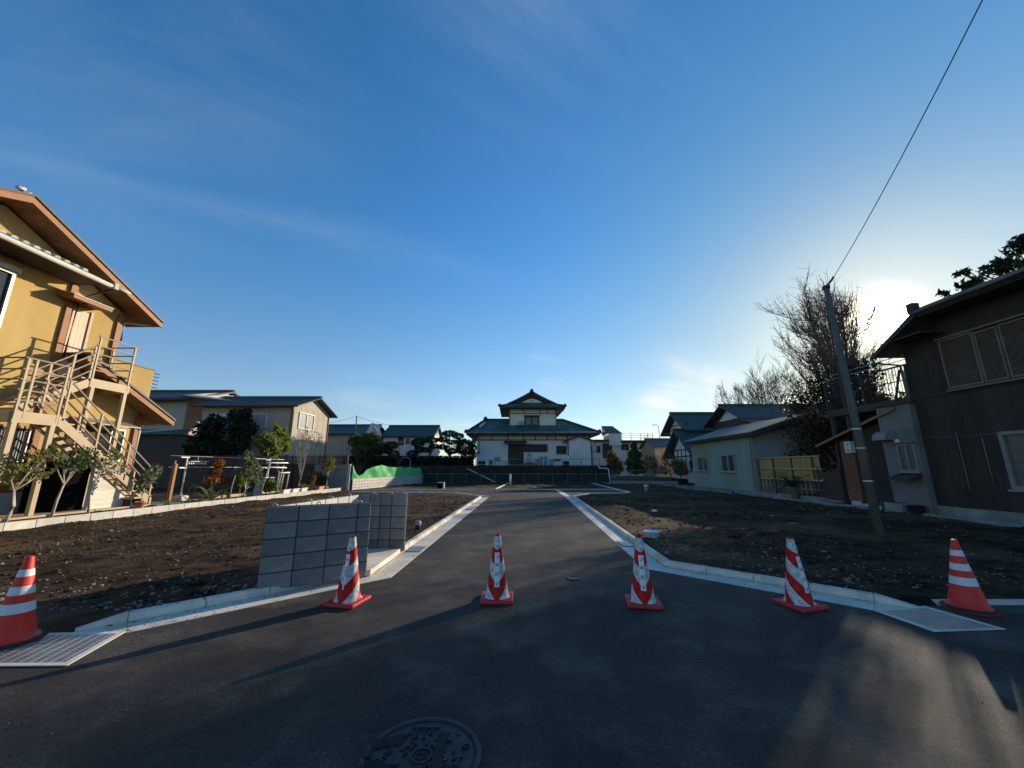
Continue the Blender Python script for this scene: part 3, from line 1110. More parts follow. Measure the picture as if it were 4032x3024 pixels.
def block_run(root, p0, p1, z0, widths, rows, h, t, m, mort, cache={}):
    p0, p1 = V(p0), V(p1)
    e = (p1 - p0).normalized()
    ang = math.atan2(e.y, e.x)
    og = ORG[root.name]
    nrm = V((-e.y, e.x)) * (t / 2 - 0.012)
    top = z0 + rows * h - 0.006
    a, b = p0 + e * .004, p1 - e * .004
    MB().hexa([(*(a - nrm), z0), (*(b - nrm), z0), (*(b + nrm), z0), (*(a + nrm), z0), (*(a - nrm), top), (*(b - nrm), top), (*(b + nrm), top), (*(a + nrm), top)]
              ).build('mortar_core', mort, root)
    for r_ in range(rows):
        x = 0
        for w in widths:
            key = (round(w, 3), h, t, m)
            if key not in cache:
                cache[key] = unit_block('block', w - 0.015, h - 0.014, t, m)
            c = p0 + e * (x + w / 2)
            ob = bpy.data.objects.new('block', cache[key])
            C.objects.link(ob)
            ob.parent = root
            ob.location = V((c.x, c.y, z0 + r_ * h + .003)) - og + V((R.uniform(-.001, .001), R.uniform(-.001, .001), 0))
            ob.rotation_euler = (0, 0, ang)
            x += w


en = thing('block_enclosure', (-2.4, 6.2, 0), 'low three-sided enclosure of new grey concrete blocks open to the road', 'enclosure')
w35 = 1.25 / 3.5
block_run(en, (-3.04, 4.98), (-1.99, 5.66), 0.04, [w35, w35, w35, w35 / 2], 5, 0.193, 0.10, 'block', 'mortar')
block_run(en, (-2.76, 7.26), (-1.90, 7.26), 0.04, [0.2, 0.2, 0.2, 0.26], 5, 0.193, 0.11, 'block', 'mortar')
e_ = (V((-2.76, 7.26)) - V((-3.04, 4.98)))
block_run(en, (-3.02, 5.12), (-2.80, 7.19), 0.04, [0.3474] * 6, 5, 0.193, 0.10, 'block_pale', 'mortar')  # back wall's sunlit look put into a paler block colour
MB().prism([(-2.96, 5.13, 0.02), (-1.96, 5.76, 0.02), (-1.95, 7.19, 0.02), (-2.72, 7.19, 0.02)], (0, 0, 0.07)).build('floor_slab', 'concrete', en)
for (x, y, z) in ((-2.98, 5.05, 1.005), (-2.55, 5.30, 1.005), (-2.12, 5.58, 1.005), (-2.93, 5.8, 1.005), (-2.87, 6.35, 1.005), (-2.81, 6.9, 1.005),
                  (-2.5, 7.26, 1.005), (-2.2, 7.26, 1.005), (-1.95, 7.26, 1.005)):
    pts = [(x + 0.03 * math.cos(PI * i / 8), y, z - .005 + 0.03 * math.sin(PI * i / 8)) for i in range(9)]
    MB().tube(pts, 0.007, 6).build('lifting_loop', 'steel', en, True)


# ================================================================ TRAFFIC CONES
def text_mesh(body, size):
    cu = bpy.data.curves.new('txt', 'FONT')
    cu.body = body
    cu.size = size
    cu.align_x = 'CENTER'
    cu.align_y = 'CENTER'
    ob = bpy.data.objects.new('txt', cu)
    C.objects.link(ob)
    dg = bpy.context.evaluated_depsgraph_get()
    me = bpy.data.meshes.new_from_object(ob.evaluated_get(dg))
    vs = [v.co.copy() for v in me.vertices]
    fs = [tuple(p.vertices) for p in me.polygons]
    bpy.data.objects.remove(ob)
    bpy.data.meshes.remove(me)
    return vs, fs


def cone_r(z):
    """radius of the striped cone at height z"""
    t = (0.70 - z) / 0.655
    return 0.033 + (0.132 - 0.033) * max(0, t)


def wrap(x, z, lift=0.002):
    r_ = cone_r(z) + lift
    a = x / r_
    return V((r_ * math.sin(a), -r_ * math.cos(a), z))


GLYPHS = {}


def striped_cone(loc, yaw, label, sticker='full'):
    t = thing('traffic_cone', (loc[0], loc[1], 0.0), label, 'traffic cone', 'red and white striped cones across the road')
    ORG[t.name] = V((0, 0, 0))
    t.rotation_euler = (0, 0, rad(yaw))
    b = MB().box((-.185, -.185, 0.004), (.185, .185, .044)).build('base', 'red_faded', t)
    bevel(b, 0.014, 2)
    prof = [(0.150, 0.044), (0.143, 0.052), (0.133, 0.060)]
    prof += [(cone_r(0.06 + (0.70 - 0.06) * i / 16), 0.06 + (0.70 - 0.06) * i / 16) for i in range(1, 17)]
    prof += [(0.030, 0.704), (0.024, 0.700), (0.020, 0.64)]
    MB().lathe(prof, (0, 0, 0), 40, cap=False).build('body', 'cone_stripes', t, True)
    zt, zb, hw = (0.515, 0.165, 0.029) if sticker == 'full' else (0.52, 0.40, 0.024)
    nz_, nx_ = 14, 5
    st = MB()
    vs = []
    for j in range(nz_ + 1):
        for i in range(nx_ + 1):
            z = zt + (zb - zt) * j / nz_
            x = -hw + 2 * hw * i / nx_
            if sticker == 'torn':
                if j == nz_:
                    z -= R.uniform(0, 0.03) * (1 if i in (1, 2) else .3)
                x += (0.006 * math.sin(j * 1.3)) if i in (0,) and j > 7 else 0
            vs.append(wrap(x, z, 0.0022))
    st.add(vs, [(j * (nx_ + 1) + i, (j + 1) * (nx_ + 1) + i, (j + 1) * (nx_ + 1) + i + 1, j * (nx_ + 1) + i + 1) for j in range(nz_) for i in range(nx_)])
    so = st.build('sticker', 'sticker', t, True)
    if sticker == 'torn':
        m = MB()
        for (cx, cz, r0) in ((0.0, 0.475, .010), (0.004, 0.462, .012)):
            m.add([wrap(cx + r0 * math.cos(k * 1.257) * (1 if k % 2 else .5), cz + r0 * .8 * math.sin(k * 1.257), .004) for k in range(5)], [(0, 1, 2, 3, 4)])
        m.build('emblem', 'ink', so)
        # the lower strip of the torn sticker, still hanging on
        m = MB()
        ed = [(-.014, .30), (.010, .30), (.012, .24), (.004, .215), (.010, .175), (-.006, .160), (-.010, .20), (-.004, .25)]
        m.add([wrap(x + .004, z, .0024) for x, z in ed], [tuple(range(len(ed)))[::-1]])
        m.build('sticker_remnant', 'sticker', t)
        return t
    # emblem: a pale arc over a bold dark hook
    m = MB()
    up = MB()
    for k in range(10):
        a0, a1 = rad(150 - k * 17), rad(150 - (k + 1) * 17)
        for (mm, cz, rr, w0) in ((m, 0.476, 0.020, 0.0065), (up, 0.488, 0.018, 0.003)):
            q = []
            sh = math.sin((k + .5) / 10 * PI)
            sg = 1 if mm is up else -1
            if mm is m:
                b0, b1 = rad(60 - k * 21), rad(60 - (k + 1) * 21)
            else:
                b0, b1 = a0, a1
            for (bb, rr2) in ((b0, rr), (b1, rr), (b1, rr - w0 * (.4 + sh)), (b0, rr - w0 * (.4 + sh))):
                q.append(wrap(rr2 * math.cos(bb) * 1.0, cz + rr2 * .75 * math.sin(bb), .0036))
            mm.add(q, [(0, 1, 2, 3)])
    m.build('emblem', 'ink', so)
    up.build('emblem', 'ink_light', so)
    for ch, zc, size in (('㈱', 0.390, 0.042), ('総', 0.298, 0.044), ('栄', 0.198, 0.044)):
        if ch not in GLYPHS:
            GLYPHS[ch] = text_mesh(ch, 1.0)
        gv, gf = GLYPHS[ch]
        cx = (min(p.x for p in gv) + max(p.x for p in gv)) / 2
        cyy = (min(p.y for p in gv) + max(p.y for p in gv)) / 2
        MB().add([wrap((p.x - cx) * size * 1.05, zc + (p.y - cyy) * size, .0034) for p in gv], gf).build('lettering', 'ink', so)
    return t


striped_cone((-1.83, 4.70), -12, 'striped cone with torn sticker in front of the block enclosure', 'torn')
striped_cone((-0.17, 4.81), 0, 'striped cone with full white sticker, alone on the road between the kerbs')
striped_cone((1.45, 4.67), -10, 'striped cone with sticker standing before the right kerb corner')
striped_cone((3.13, 4.60), 17, 'striped cone turned so its sticker faces right, beside the right kerb')


def banded_cone(loc, yaw, label, tilt=0.0):
    t = thing('traffic_cone', (loc[0], loc[1], 0.01), label, 'traffic cone', 'red cones with three white bands')
    ORG[t.name] = V((0, 0, 0))
    t.rotation_euler = (rad(tilt), 0, rad(yaw))
    t.scale = (.95, .95, .95)
    prof = [(0.222, 0.0), (0.228, 0.012), (0.218, 0.026), (0.185, 0.034)]
    MB().lathe(prof, (0, 0, 0), 8).build('base', 'rubber', t)
    MB().lathe([(0.232, -0.006), (0.235, 0.004), (0.22, 0.005)], (0, 0, 0), 8).build('base_rim', 'red_faded', t)

    def rr(z):
        return 0.168 + (0.028 - 0.168) * ((z - 0.03) / 0.69) ** 0.86
    zs = [0.03 + 0.69 * i / 22 for i in range(23)]
    body = [(0.188, 0.030), (0.182, 0.040)] + [(rr(z), z) for z in zs[1:]] + [(0.020, 0.726), (0.005, 0.727)]
    MB().lathe(body, (0, 0, 0), 36, cap=False).build('body', 'red_plastic', t, True)
    for z0, z1 in ((0.255, 0.335), (0.405, 0.475), (0.555, 0.615)):
        MB().lathe([(rr(z0) + .0015, z0), (rr(z1) + .0015, z1)], (0, 0, 0), 36, cap=False).build('band', 'tape_white', t, True)
    return t


banded_cone((-4.31, 3.69), 10, 'red cone with three white bands behind the left steel grating', 0)
banded_cone((4.86, 4.50), -8, 'red cone with three white bands beside the right steel grating', 0)

# ================================================================ SMALL THINGS ON THE PLOTS
m = MB()
m.lathe([(0.09, 0.0), (0.10, 0.05), (0.145, 0.10), (0.175, 0.135), (0.182, 0.143), (0.17, 0.146), (0.158, 0.138), (0.001, 0.130)], (2.94, 8.56, 0.03), 28, cap=False)
tag(m.build('plastic_basin', 'paleblue', None, True), 'pale blue plastic basin with flared rim lying in the soil beyond the right kerb', 'basin')


def stub(name, x, y, r_, h, m1, m2, lab, cat):
    t = thing(name, (x, y, 0), lab, cat)
    MB().lathe([(r_, 0), (r_, h)], (x, y, 0), 16).build('pipe', m1, t, True)
    MB().lathe([(r_ * 1.2, h - .06), (r_ * 1.2, h + .01), (r_ * .9, h + .03), (.001, h + .03)], (x, y, 0), 16, cap=False).build('cap', m2, t, True)


stub('standpipe', 8.3, 24.6, 0.12, 0.42, 'old_concrete', 'white_trim', 'grey standpipe with white cap in the soil near the green shed', 'standpipe')
stub('pipe_stub', -2.25, 9.7, 0.06, 0.20, 'black', 'bluegrey_plastic', 'short dark pipe stub in the soil behind the block enclosure', 'pipe')
stub('marker_post', -0.15, 33.0, 0.07, 0.95, 'white_trim', 'white_trim', 'slim white marker post standing in front of the green fence', 'post')
t = thing('meter_box', (-5.1, 28.6, 0), 'small pale square frame standing in soil by the far road', 'meter box')
MB().box((-5.35, 28.5, 0), (-4.95, 28.62, 0.42)).build('body', 'void', t)
MB().box((-4.95, 28.48, 0), (-4.85, 28.64, 0.46)).box((-5.35, 28.48, 0.42), (-4.95, 28.64, 0.46)).build('frame', 'white_trim', t)
for (x, y) in ((-3.1, 28.4), (-0.6, 28.6), (0.6, 28.3)):
    pass
rg = random.Random(21)
for i, (x, y, lab) in enumerate(((4.7, 13.3, 'crumpled white scrap lying on the dark right plot'), (-5.6, 24.3, 'small white scrap lying on the far road edge'),
                                 (1.6, 28.3, 'pale scrap lying in soil in front of the white marker post'))):
    m = MB()
    P = []
    for k in range(9):
        a = k / 9 * 2 * PI
        rr_ = rg.uniform(.08, .16)
        P.append(V((x + rr_ * math.cos(a), y + rr_ * .6 * math.sin(a), soil_z(x, y) + rg.uniform(.03, .10) if not inside(ROAD, x, y) else rg.uniform(.01, .06))))
    c = sum(P, V()) / 9 + V((0, 0, .05))
    for k in range(9):
        m.add([P[k], P[(k + 1) % 9], c], [(0, 1, 2)])
    tag(m.build('paper_scrap', 'white_trim'), lab, 'litter')

# ================================================================ YELLOW HOUSE ON THE LEFT
yh = thing('yellow_house', (-15, 10, 0.14), 'two storey mustard yellow stucco house with brown eaves at the left edge', 'house')
WX = -15.0
# ground floor and upper floor with the gable over the plot
MB().prism([(WX, 4.6, 0.1), (WX, 13.9, 0.1), (WX, 13.9, 7.30), (WX, 10.0, 9.06), (WX, 4.6, 6.64)], (-9, 0, 0)).build('wall', 'yellow_stucco', yh)
MB().prism([(WX - .004, 13.9, 0.1), (WX - .004, 15.38, 0.1), (WX - .004, 15.38, 3.62), (WX - .004, 13.9, 4.32)], (-6, 0, 0)).build('wall', 'yellow_stucco', yh)
MB().box((-20, 13.91, 4.1), (WX - .05, 15.7, 5.46)).build('balcony_parapet', 'yellow_stucco', yh)
MB().box((-20, 13.92, 5.461), (WX - .03, 15.74, 5.51)).build('parapet_cap', 'roof_dark', yh)
for i in range(5):
    MB().box((-15.1, 15.741, 4.75 + i * .15), (-15.06, 15.98, 4.78 + i * .15)).build('balcony_bar', 'black', yh)


def verge_roof(y0, z0, y1, z1, x0, x1, root, name, th=0.07, drop=0.28):
    """one roof slope falling along y, with board soffit and a deep bargeboard at x1"""
    sl = (z1 - z0) / (y1 - y0)
    r = MB().prism([(x0, y0, z0), (x0, y1, z1), (x0, y1, z1 - th), (x0, y0, z0 - th)], (x1 + .05 - x0, 0, 0)).build(name, 'roof_dark', root)
    MB().prism([(x1 - .045, y0, z0 - th - .002), (x1 - .045, y1, z1 - th - .002), (x1 - .045, y1, z1 - drop), (x1 - .045, y0, z0 - drop)], (.05, 0, 0)
               ).build('bargeboard', 'brown_wood', r)
    n = max(3, int(abs(y1 - y0) / .17))
    for i in range(n):
        a = y0 + (y1 - y0) * i / n + (.006 if y1 > y0 else -.006)
        b = y0 + (y1 - y0) * (i + 1) / n
        za, zb = z0 + sl * (a - y0) - drop + .035, z0 + sl * (b - y0) - drop + .035
        MB().prism([(x0, a, za), (x0, b, zb), (x0, b, zb + .02), (x0, a, za + .02)], (x1 - .05 - x0, 0, 0)).build('soffit_board', 'soffit_wood', r)
    return r


rf = verge_roof(10.0, 9.42, 14.75, 7.29, -24.5, -14.2, yh, 'roof')
verge_roof(10.0, 9.42, 3.6, 6.55, -24.5, -14.2, yh, 'roof')
MB().tube([(-24.5, 10, 9.43), (-14.35, 10, 9.43)], 0.07, 8).build('ridge', 'tile_grey', rf, True)
MB().tube([(-14.6, 9.9, 9.40), (-14.2, 9.72, 9.40), (-14.17, 9.55, 9.33)], [.05, .06, .05], 8).build('ridge_end', 'tile_grey', rf, True)
MB().tube([(-14.3, 14.80, 7.20), (-24, 14.80, 7.20)], .06, 8).build('gutter', 'alu', rf, True)
MB().tube([(-14.45, 14.78, 7.14), (-14.6, 14.5, 7.02), (-14.92, 13.98, 6.92), (-14.92, 13.98, 6.2)], .035, 8).build('downpipe', 'pale_base', rf, True)
rf2 = verge_roof(12.4, 5.27, 16.15, 3.46, -20.5, -14.2, yh, 'lower_roof')
MB().tube([(-14.25, 16.2, 3.40), (-20, 16.2, 3.40)], .055, 8).build('gutter', 'black', rf2, True)
MB().tube([(-14.5, 16.1, 3.28), (-14.7, 15.8, 3.17), (-14.9, 15.46, 3.12), (-14.92, 15.44, 0.3)], .035, 8).build('downpipe', 'pale_base', rf2, True)

# tiled pent roof under the gable
pr = MB().prism([(WX, 4.0, 8.20), (-13.95, 4.0, 7.76), (-13.95, 4.0, 7.70), (WX, 4.0, 7.85)], (0, 8.0, 0)).build('pent_roof', 'roof_dark', yh)
til = MB()
for k in range(9):
    a0, a1 = PI * k / 8, 0
    til.v.append(V((0.0, -.075 * math.cos(a0), .065 * math.sin(a0))))
for k in range(9):
    a0 = PI * k / 8
    til.v.append(V((0.36, -.082 * math.cos(a0), .072 * math.sin(a0))))
til.f = [(k, k + 1, k + 10, k + 9) for k in range(8)] + [tuple(range(9, 18))]
to = til.build('roof_tile', 'tile_grey', org=(0, 0, 0))
tme = to.data
bpy.data.objects.remove(to)
for i in range(22):
    for j in range(2):
        ob = bpy.data.objects.new('roof_tile', tme)
        C.objects.link(ob)
        ob.parent = pr
        x = -14.62 + j * .33
        ob.location = V((x, 6.0 + i * .262, 8.20 + (x + 15) * (-.419) + .01)) - ORG[yh.name]
        ob.rotation_euler = (0, rad(22.7), 0)
MB().tube([(-13.88, 4.0, 7.63), (-13.88, 12.35, 7.63)], .07, 10).build('gutter', 'pale_base', pr, True)
MB().tube([(-13.88, 12.45, 7.65), (-13.88, 12.95, 7.66)], .05, 8).build('gutter_end', 'pale_base', pr, True)
MB().box((-13.97, 12.33, 7.55), (-13.79, 12.47, 7.76)).build('hopper', 'pale_base', pr)
MB().tube([(-13.88, 12.4, 7.56), (-14.1, 12.4, 7.5), (-14.85, 12.28, 7.14), (-14.88, 12.28, 5.0)], .035, 8).build('downpipe', 'timber_dark', pr, True)
MB().box((-15, 4.2, 7.60), (-14.0, 12.2, 7.69)).build('pent_soffit', 'timber_dark', pr)
MB().box((-13.99, 4.2, 7.58), (-13.96, 12.25, 7.61)).build('eave_trim', 'brown_wood', pr)

# pillars, bands, base
for y in (12.14, 13.82):
    MB().box((WX + .002, y - .1, 0.96 if y < 13 else 4.5), (WX + .09, y + .1, 7.58 if y < 13 else 7.2)).build('pillar', 'brown_wood', yh)
MB().box((WX + .001, 15.24, 0.3), (WX + .09, 15.42, 3.5)).build('pillar', 'brown_wood', yh)
MB().box((WX + .001, 4.6, 0.76), (WX + .06, 13.9, 0.95)).build('band', 'brown_wood', yh)
MB().box((WX + .001, 4.6, 0.10), (WX + .03, 15.3, 0.757)).build('base_course', 'pale_base', yh)
# upper door with plank leaf under a small canopy
for i in range(4):
    MB().box((WX + .002, 12.26 + i * .135, 4.50), (WX + .05, 12.26 + i * .135 + .128, 6.80)).build('door_plank', 'door_pink', yh)
MB().box((WX + .002, 12.80, 4.50), (WX + .09, 12.88, 6.86)).build('door_frame', 'beige_paint', yh)
cn_ = MB().prism([(WX, 11.72, 7.02), (-14.38, 11.72, 6.94), (-14.38, 11.72, 7.06), (WX, 11.72, 7.22)], (0, 1.25, 0)).build('door_canopy', 'brown_wood', yh)
MB().prism([(WX, 11.70, 7.225), (-14.36, 11.70, 7.065), (-14.36, 11.70, 7.085), (WX, 11.70, 7.245)], (0, 1.29, 0)).build('flashing', 'white_trim', cn_)
MB().lathe([(.07, 0), (.09, -.03), (.001, -.04)], (-14.65, 12.3, 6.96), 12, cap=False).build('lamp', 'black', cn_)
window(yh, 'x', WX, 1, 8.6, 10.6, 5.45, 7.20, 2, 'alu', 'glass_dark', 0.07, 0.09)
MB().box((WX, 8.5, 7.21), (WX + .13, 10.68, 7.36)).build('shutter_box', 'alu', yh)
# ground floor window with a black grille
w_ = window(yh, 'x', WX, 1, 10.45, 12.0, 1.62, 2.62, 2, 'alu', 'glass_curtain', 0.05, 0.05)
for i in range(13):
    y = 10.42 + i * .133
    MB().box((WX + .12, y - .012, 1.55), (WX + .145, y + .012, 2.72)).build('grille_bar', 'black', w_)
MB().box((WX + .11, 10.4, 1.60), (WX + .118, 12.05, 1.64)).box((WX + .11, 10.4, 2.60), (WX + .118, 12.05, 2.64)).build('grille_rail', 'black', w_)
window(yh, 'x', WX - .004, 1, 13.95, 14.95, 1.7, 2.9, 2, 'alu', 'glass_dark', 0.05, 0.05)
MB().prism([(WX, 13.0, 3.16), (-14.35, 13.0, 2.95), (-14.35, 13.0, 2.99), (WX, 13.0, 3.20)], (0, 1.9, 0)).build('window_canopy', 'glass_frost', yh)
MB().box((WX + .002, 13.0, 0.3), (WX + .05, 13.85, 2.9)).build('door', 'timber_dark', yh)

# store under the stairs: near-black block painting the doorway's shade, pale weatherboards
ss = thing('stair_store', (-13.9, 13, 0.14), 'store of pale weathered boards under the outside stairs with a dark opening', 'store')
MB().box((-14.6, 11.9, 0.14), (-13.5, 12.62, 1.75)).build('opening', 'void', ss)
MB().box((-13.42, 12.58, 0.14), (-13.30, 12.68, 1.72)).build('door_post', 'plank_white', ss)
for i in range(7):
    z0 = 0.16 + i * .155
    ymax = 14.35 - max(0, (z0 + .15 - .25)) / .81
    MB().prism([(-13.40, 12.69, z0), (-13.40, ymax, z0), (-13.40, ymax - .18, z0 + .15), (-13.40, 12.69, z0 + .15)], (.03 + .004 * (i % 2), 0, 0)).build('plank', 'plank_white', ss)
MB().box((-14.2, 9.6, 0.1), (-13.05, 14.5, 0.19)).build('sill_board', 'beige_paint', ss)

# ---------------------------------------------------------------- outside staircase
st = thing('outside_staircase', (-13.6, 12, 0.14), 'beige steel outside staircase with brown rails up to the upper door', 'staircase')
XO, XI, XW = -13.2, -14.0, -14.9


def rail(pts_fn, n, z_list, w=.036, h=.036, mt='rail_brown', name='rail'):
    a, b = pts_fn
    for dz in z_list:
        MB().bar(V(a) + V((0, 0, dz)), V(b) + V((0, 0, dz)), w, h).build(name, mt, st)


def posts(ps, z0, z1, w=.05, mt='beige_paint', name='baluster'):
    for (x, y) in ps:
        MB().box((x - w / 2, y - w / 2, z0), (x + w / 2, y + w / 2, z1)).build(name, mt, st)


ZM, ZU = 2.95, 4.38
HB = (0.30, 0.58, 0.86, 1.14, 1.46)
# mid landing
MB().box((XW, 10.13, ZM - .06), (XO - .05, 11.12, ZM)).build('landing', 'beige_paint', st)
MB().box((XO - .04, 10.10, ZM - .30), (XO + .02, 11.16, ZM + .005)).build('beam', 'beige_paint', st)
MB().box((XW, 10.06, ZM - .30), (XO - .042, 10.12, ZM + .004)).build('beam', 'beige_paint', st)
rail(((XO, 10.05, ZM), (XO, 11.20, ZM)), 5, HB)
rail(((XW, 10.08, ZM), (XO, 10.08, ZM)), 5, HB)
posts([(XO, 10.13), (XO, 10.32), (XO, 11.10)], ZM - .2, ZM + 1.44)
posts([(-14.1, 10.09), (-14.85, 10.09)], ZM - .2, ZM + 1.44)
posts([(XO - .02, 10.16), (XO - .02, 11.04), (XW + .1, 10.16)], 0.14, ZM - .30, .115, name='support_post')
# lower flight
Y0, Z0, Y1, Z1 = 14.62, 0.16, 11.14, ZM


def flight(x0, x1, ya, za, yb, zb, n, rails=(True, True), hh=(0.30, 0.58, 0.86, 1.14)):
    for x in (x0, x1):
        MB().prism([(x - .025, ya, za - .05), (x - .025, yb, zb - .28), (x - .025, yb, zb + .02), (x - .025, ya + (0.0), za + .24)], (.05, 0, 0)).build('stringer', 'beige_paint', st)
    for i in range(n):
        t_ = (i + .5) / n
        y = ya + (yb - ya) * t_
        z = za + (zb - za) * (i + 1) / n
        dy = abs(yb - ya) / n
        MB().box((min(x0, x1) + .03, y - dy * .62, z - .04), (max(x0, x1) - .03, y + dy * .62, z)).build('tread', 'beige_paint', st)
    for x, on in ((x0, rails[0]), (x1, rails[1])):
        if not on:
            continue
        rail(((x, ya, za), (x, yb, zb)), 4, hh)
        for t_ in (0.03, 0.34, 0.66, 0.97):
            y = ya + (yb - ya) * t_
            z = za + (zb - za) * t_
            posts([(x, y)], z - .05, z + hh[-1])


flight(XO, XI + .1, Y0, Z0, Y1, Z1, 15)
flight(XI - .02, XW, 10.72, ZM, 12.46, ZU, 8, (True, False))
# upper landing
MB().box((XW, 12.46, ZU - .06), (XI - .05, 13.75, ZU)).build('landing', 'beige_paint', st)
MB().box((XI - .04, 12.44, ZU - .28), (XI + .02, 13.78, ZU + .005)).build('beam', 'beige_paint', st)
MB().box((XW, 13.72, ZU - .28), (XI - .045, 13.78, ZU + .004)).build('beam', 'beige_paint', st)
rail(((XI, 12.40, ZU), (XI, 13.85, ZU)), 5, HB)
rail(((XW, 13.75, ZU), (XI, 13.75, ZU)), 5, HB)
posts([(XI, 12.48), (XI, 13.70), (XW + .05, 13.75)], ZU - .2, ZU + 1.44)
posts([(XI - .02, 12.55), (XI - .02, 13.66)], 0.14, ZU - .28, .11, name='support_post')

# ================================================================ DARK HOUSE ON THE RIGHT
dh = thing('dark_house', (13.2, 9, 0), 'dark brown two storey house with louvred shutters at the right edge', 'house')
HX = 13.2
MB().box((HX + .03, 5.2, 0.0), (21, 12.45, 6.05)).build('wall', 'dark_siding', dh)
for i in range(24):
    y = 5.2 + i * .3021
    MB().box((HX, y + .004, 0.35), (HX + .028, y + .298, 3.62)).build('siding_board', 'dark_siding', dh)
for i in range(24):
    y = 5.2 + i * .3021
    MB().box((HX, y + .004, 3.64), (HX + .028, y + .298, 6.0)).build('siding_board', 'dark_siding', dh)
MB().box((HX - .03, 5.2, 0.0), (HX + .02, 12.45, 0.33)).build('plinth', 'old_concrete', dh)
# roof: long eave over the plot, small falling slope at the far end
dr = MB().prism([(12.38, 4.4, 6.23), (17.0, 4.4, 7.55), (21.8, 4.4, 6.2), (21.8, 4.4, 6.1), (17.0, 4.4, 7.43), (12.38, 4.4, 6.13)], (0, 6.70, 0)).build('roof', 'roof_grey', dh)
MB().box((12.36, 4.4, 6.02), (12.42, 11.08, 6.125)).build('fascia', 'timber_dark', dr)
MB().tube([(12.30, 4.4, 6.12), (12.30, 11.1, 6.12)], .055, 8).build('gutter', 'bay_plaster', dr, True)
MB().box((12.25, 11.0, 6.10), (12.48, 11.18, 6.42)).build('ridge_end', 'timber_dark', dr)
MB().prism([(12.40, 11.02, 6.26), (12.40, 12.75, 5.24), (12.40, 12.75, 5.16), (12.40, 11.02, 6.10)], (8.4, 0, 0)).build('skirt_roof', 'roof_grey', dr)
MB().prism([(12.36, 11.02, 6.24), (12.36, 12.78, 5.20), (12.36, 12.78, 5.06), (12.36, 11.02, 6.06)], (.04, 0, 0)).build('bargeboard', 'timber_dark', dr)
MB().box((12.42, 11.1, 5.50), (13.2, 12.4, 5.54)).build('soffit', 'timber_dark', dr)
MB().box((12.42, 5.2, 5.98), (13.2, 11.09, 6.02)).build('soffit', 'timber_dark', dr)
MB().tube([(12.45, 12.78, 5.1), (12.5, 12.8, 4.98), (13.1, 12.55, 4.85), (13.1, 12.52, 3.7)], .04, 8).build('downpipe', 'bay_plaster', dr, True)


def louvre(y0, y1, z0, z1):
    s_ = MB()
    s_.box((HX - .07, y0, z0), (HX - .01, y0 + .05, z1)).box((HX - .07, y1 - .05, z0), (HX - .01, y1, z1))
    s_.box((HX - .07, y0 + .05, z0), (HX - .01, y1 - .05, z0 + .05)).box((HX - .07, y0 + .05, z1 - .05), (HX - .01, y1 - .05, z1))
    so = s_.build('shutter', 'shutter', dh)
    n = int((z1 - z0 - .1) / .052)
    for i in range(n):
        z = z0 + .05 + (z1 - z0 - .1) * i / n
        MB().prism([(HX - .062, y0 + .05, z), (HX - .022, y0 + .05, z + .040), (HX - .016, y0 + .05, z + .046), (HX - .016, y0 + .05, z)], (0, y1 - y0 - .1, 0)).build('slat', 'shutter', so)
    return so


louvre(10.43, 11.33, 3.78, 5.28)
louvre(9.87, 10.41, 3.78, 5.24)
louvre(8.95, 9.84, 3.78, 5.26)
MB().box((HX - .09, 8.9, 5.30), (HX, 11.4, 5.36)).build('shutter_rail', 'shutter', dh)
MB().box((HX - .09, 8.9, 3.70), (HX, 11.4, 3.76)).build('shutter_rail', 'shutter', dh)
window(dh, 'x', HX, -1, 8.4, 10.45, 0.92, 2.42, 2, 'dull_white', 'pane_grey', 0.09, 0.08, sill='dull_white')
for (y, z0, z1) in ((11.45, 0.8, 2.5), (10.85, 1.0, 2.3)):
    MB().tube([(HX - .03, y, z0), (HX - .03, y, z1)], .016, 6).build('conduit', 'bay_plaster', dh, True)
MB().tube([(HX - .03, 12.3, 2.42), (HX - .03, 11.45, 2.36), (HX - .03, 9.0, 2.40)], .007, 5).build('cable', 'bay_plaster', dh)

# rendered bay with window, hood and vent at the far end
by = thing('rendered_bay', (13.2, 12.8, 0), 'rough grey rendered bay with a two pane window beside the dark house', 'extension')
MB().box((12.98, 12.46, 0.0), (15.5, 13.62, 3.55)).build('wall', 'bay_plaster', by)
bevel(by.children[0], .03, 2)
MB().box((12.9, 12.44, 3.551), (15.6, 13.68, 3.60)).build('coping', 'timber_dark', by)
window(by, 'x', 12.98, -1, 12.38 + .13, 13.1, 1.36, 2.24, 2, 'dull_white', 'pane_grey', 0.05, 0.07, sill='dull_white')
MB().box((12.86, 12.50, 2.26), (12.98, 13.2, 2.30)).build('window_hood', 'bay_plaster', by)
MB().prism([(12.98, 12.48, 1.30), (12.48, 12.48, 1.12), (12.48, 12.48, 1.07), (12.98, 12.48, 1.22)], (0, .74, 0)).build('awning', 'timber_dark', by)
hood = MB()
for k in range(9):
    a = rad(90 * k / 8)
    hood.v += [V((12.98 - .36 * math.sin(a), 13.12, 2.40 + .32 * math.cos(a))), V((12.98 - .36 * math.sin(a), 13.60, 2.40 + .32 * math.cos(a)))]
hood.f = [(2 * k, 2 * k + 1, 2 * k + 3, 2 * k + 2) for k in range(8)]
hood.v += [V((12.98, 13.12, 2.40)), V((12.98, 13.60, 2.40))]
hood.f += [tuple([2 * k for k in range(9)] + [18]), tuple([2 * k + 1 for k in range(9)][::-1] + [19])]
hood.build('vent_hood', 'dull_white', by, False)
MB().lathe([(.06, 0), (.075, .05), (.05, .10), (.001, .12)], (12.93, 13.02, 2.30), 12, cap=False).build('lamp', 'lamp_cream', by, True)

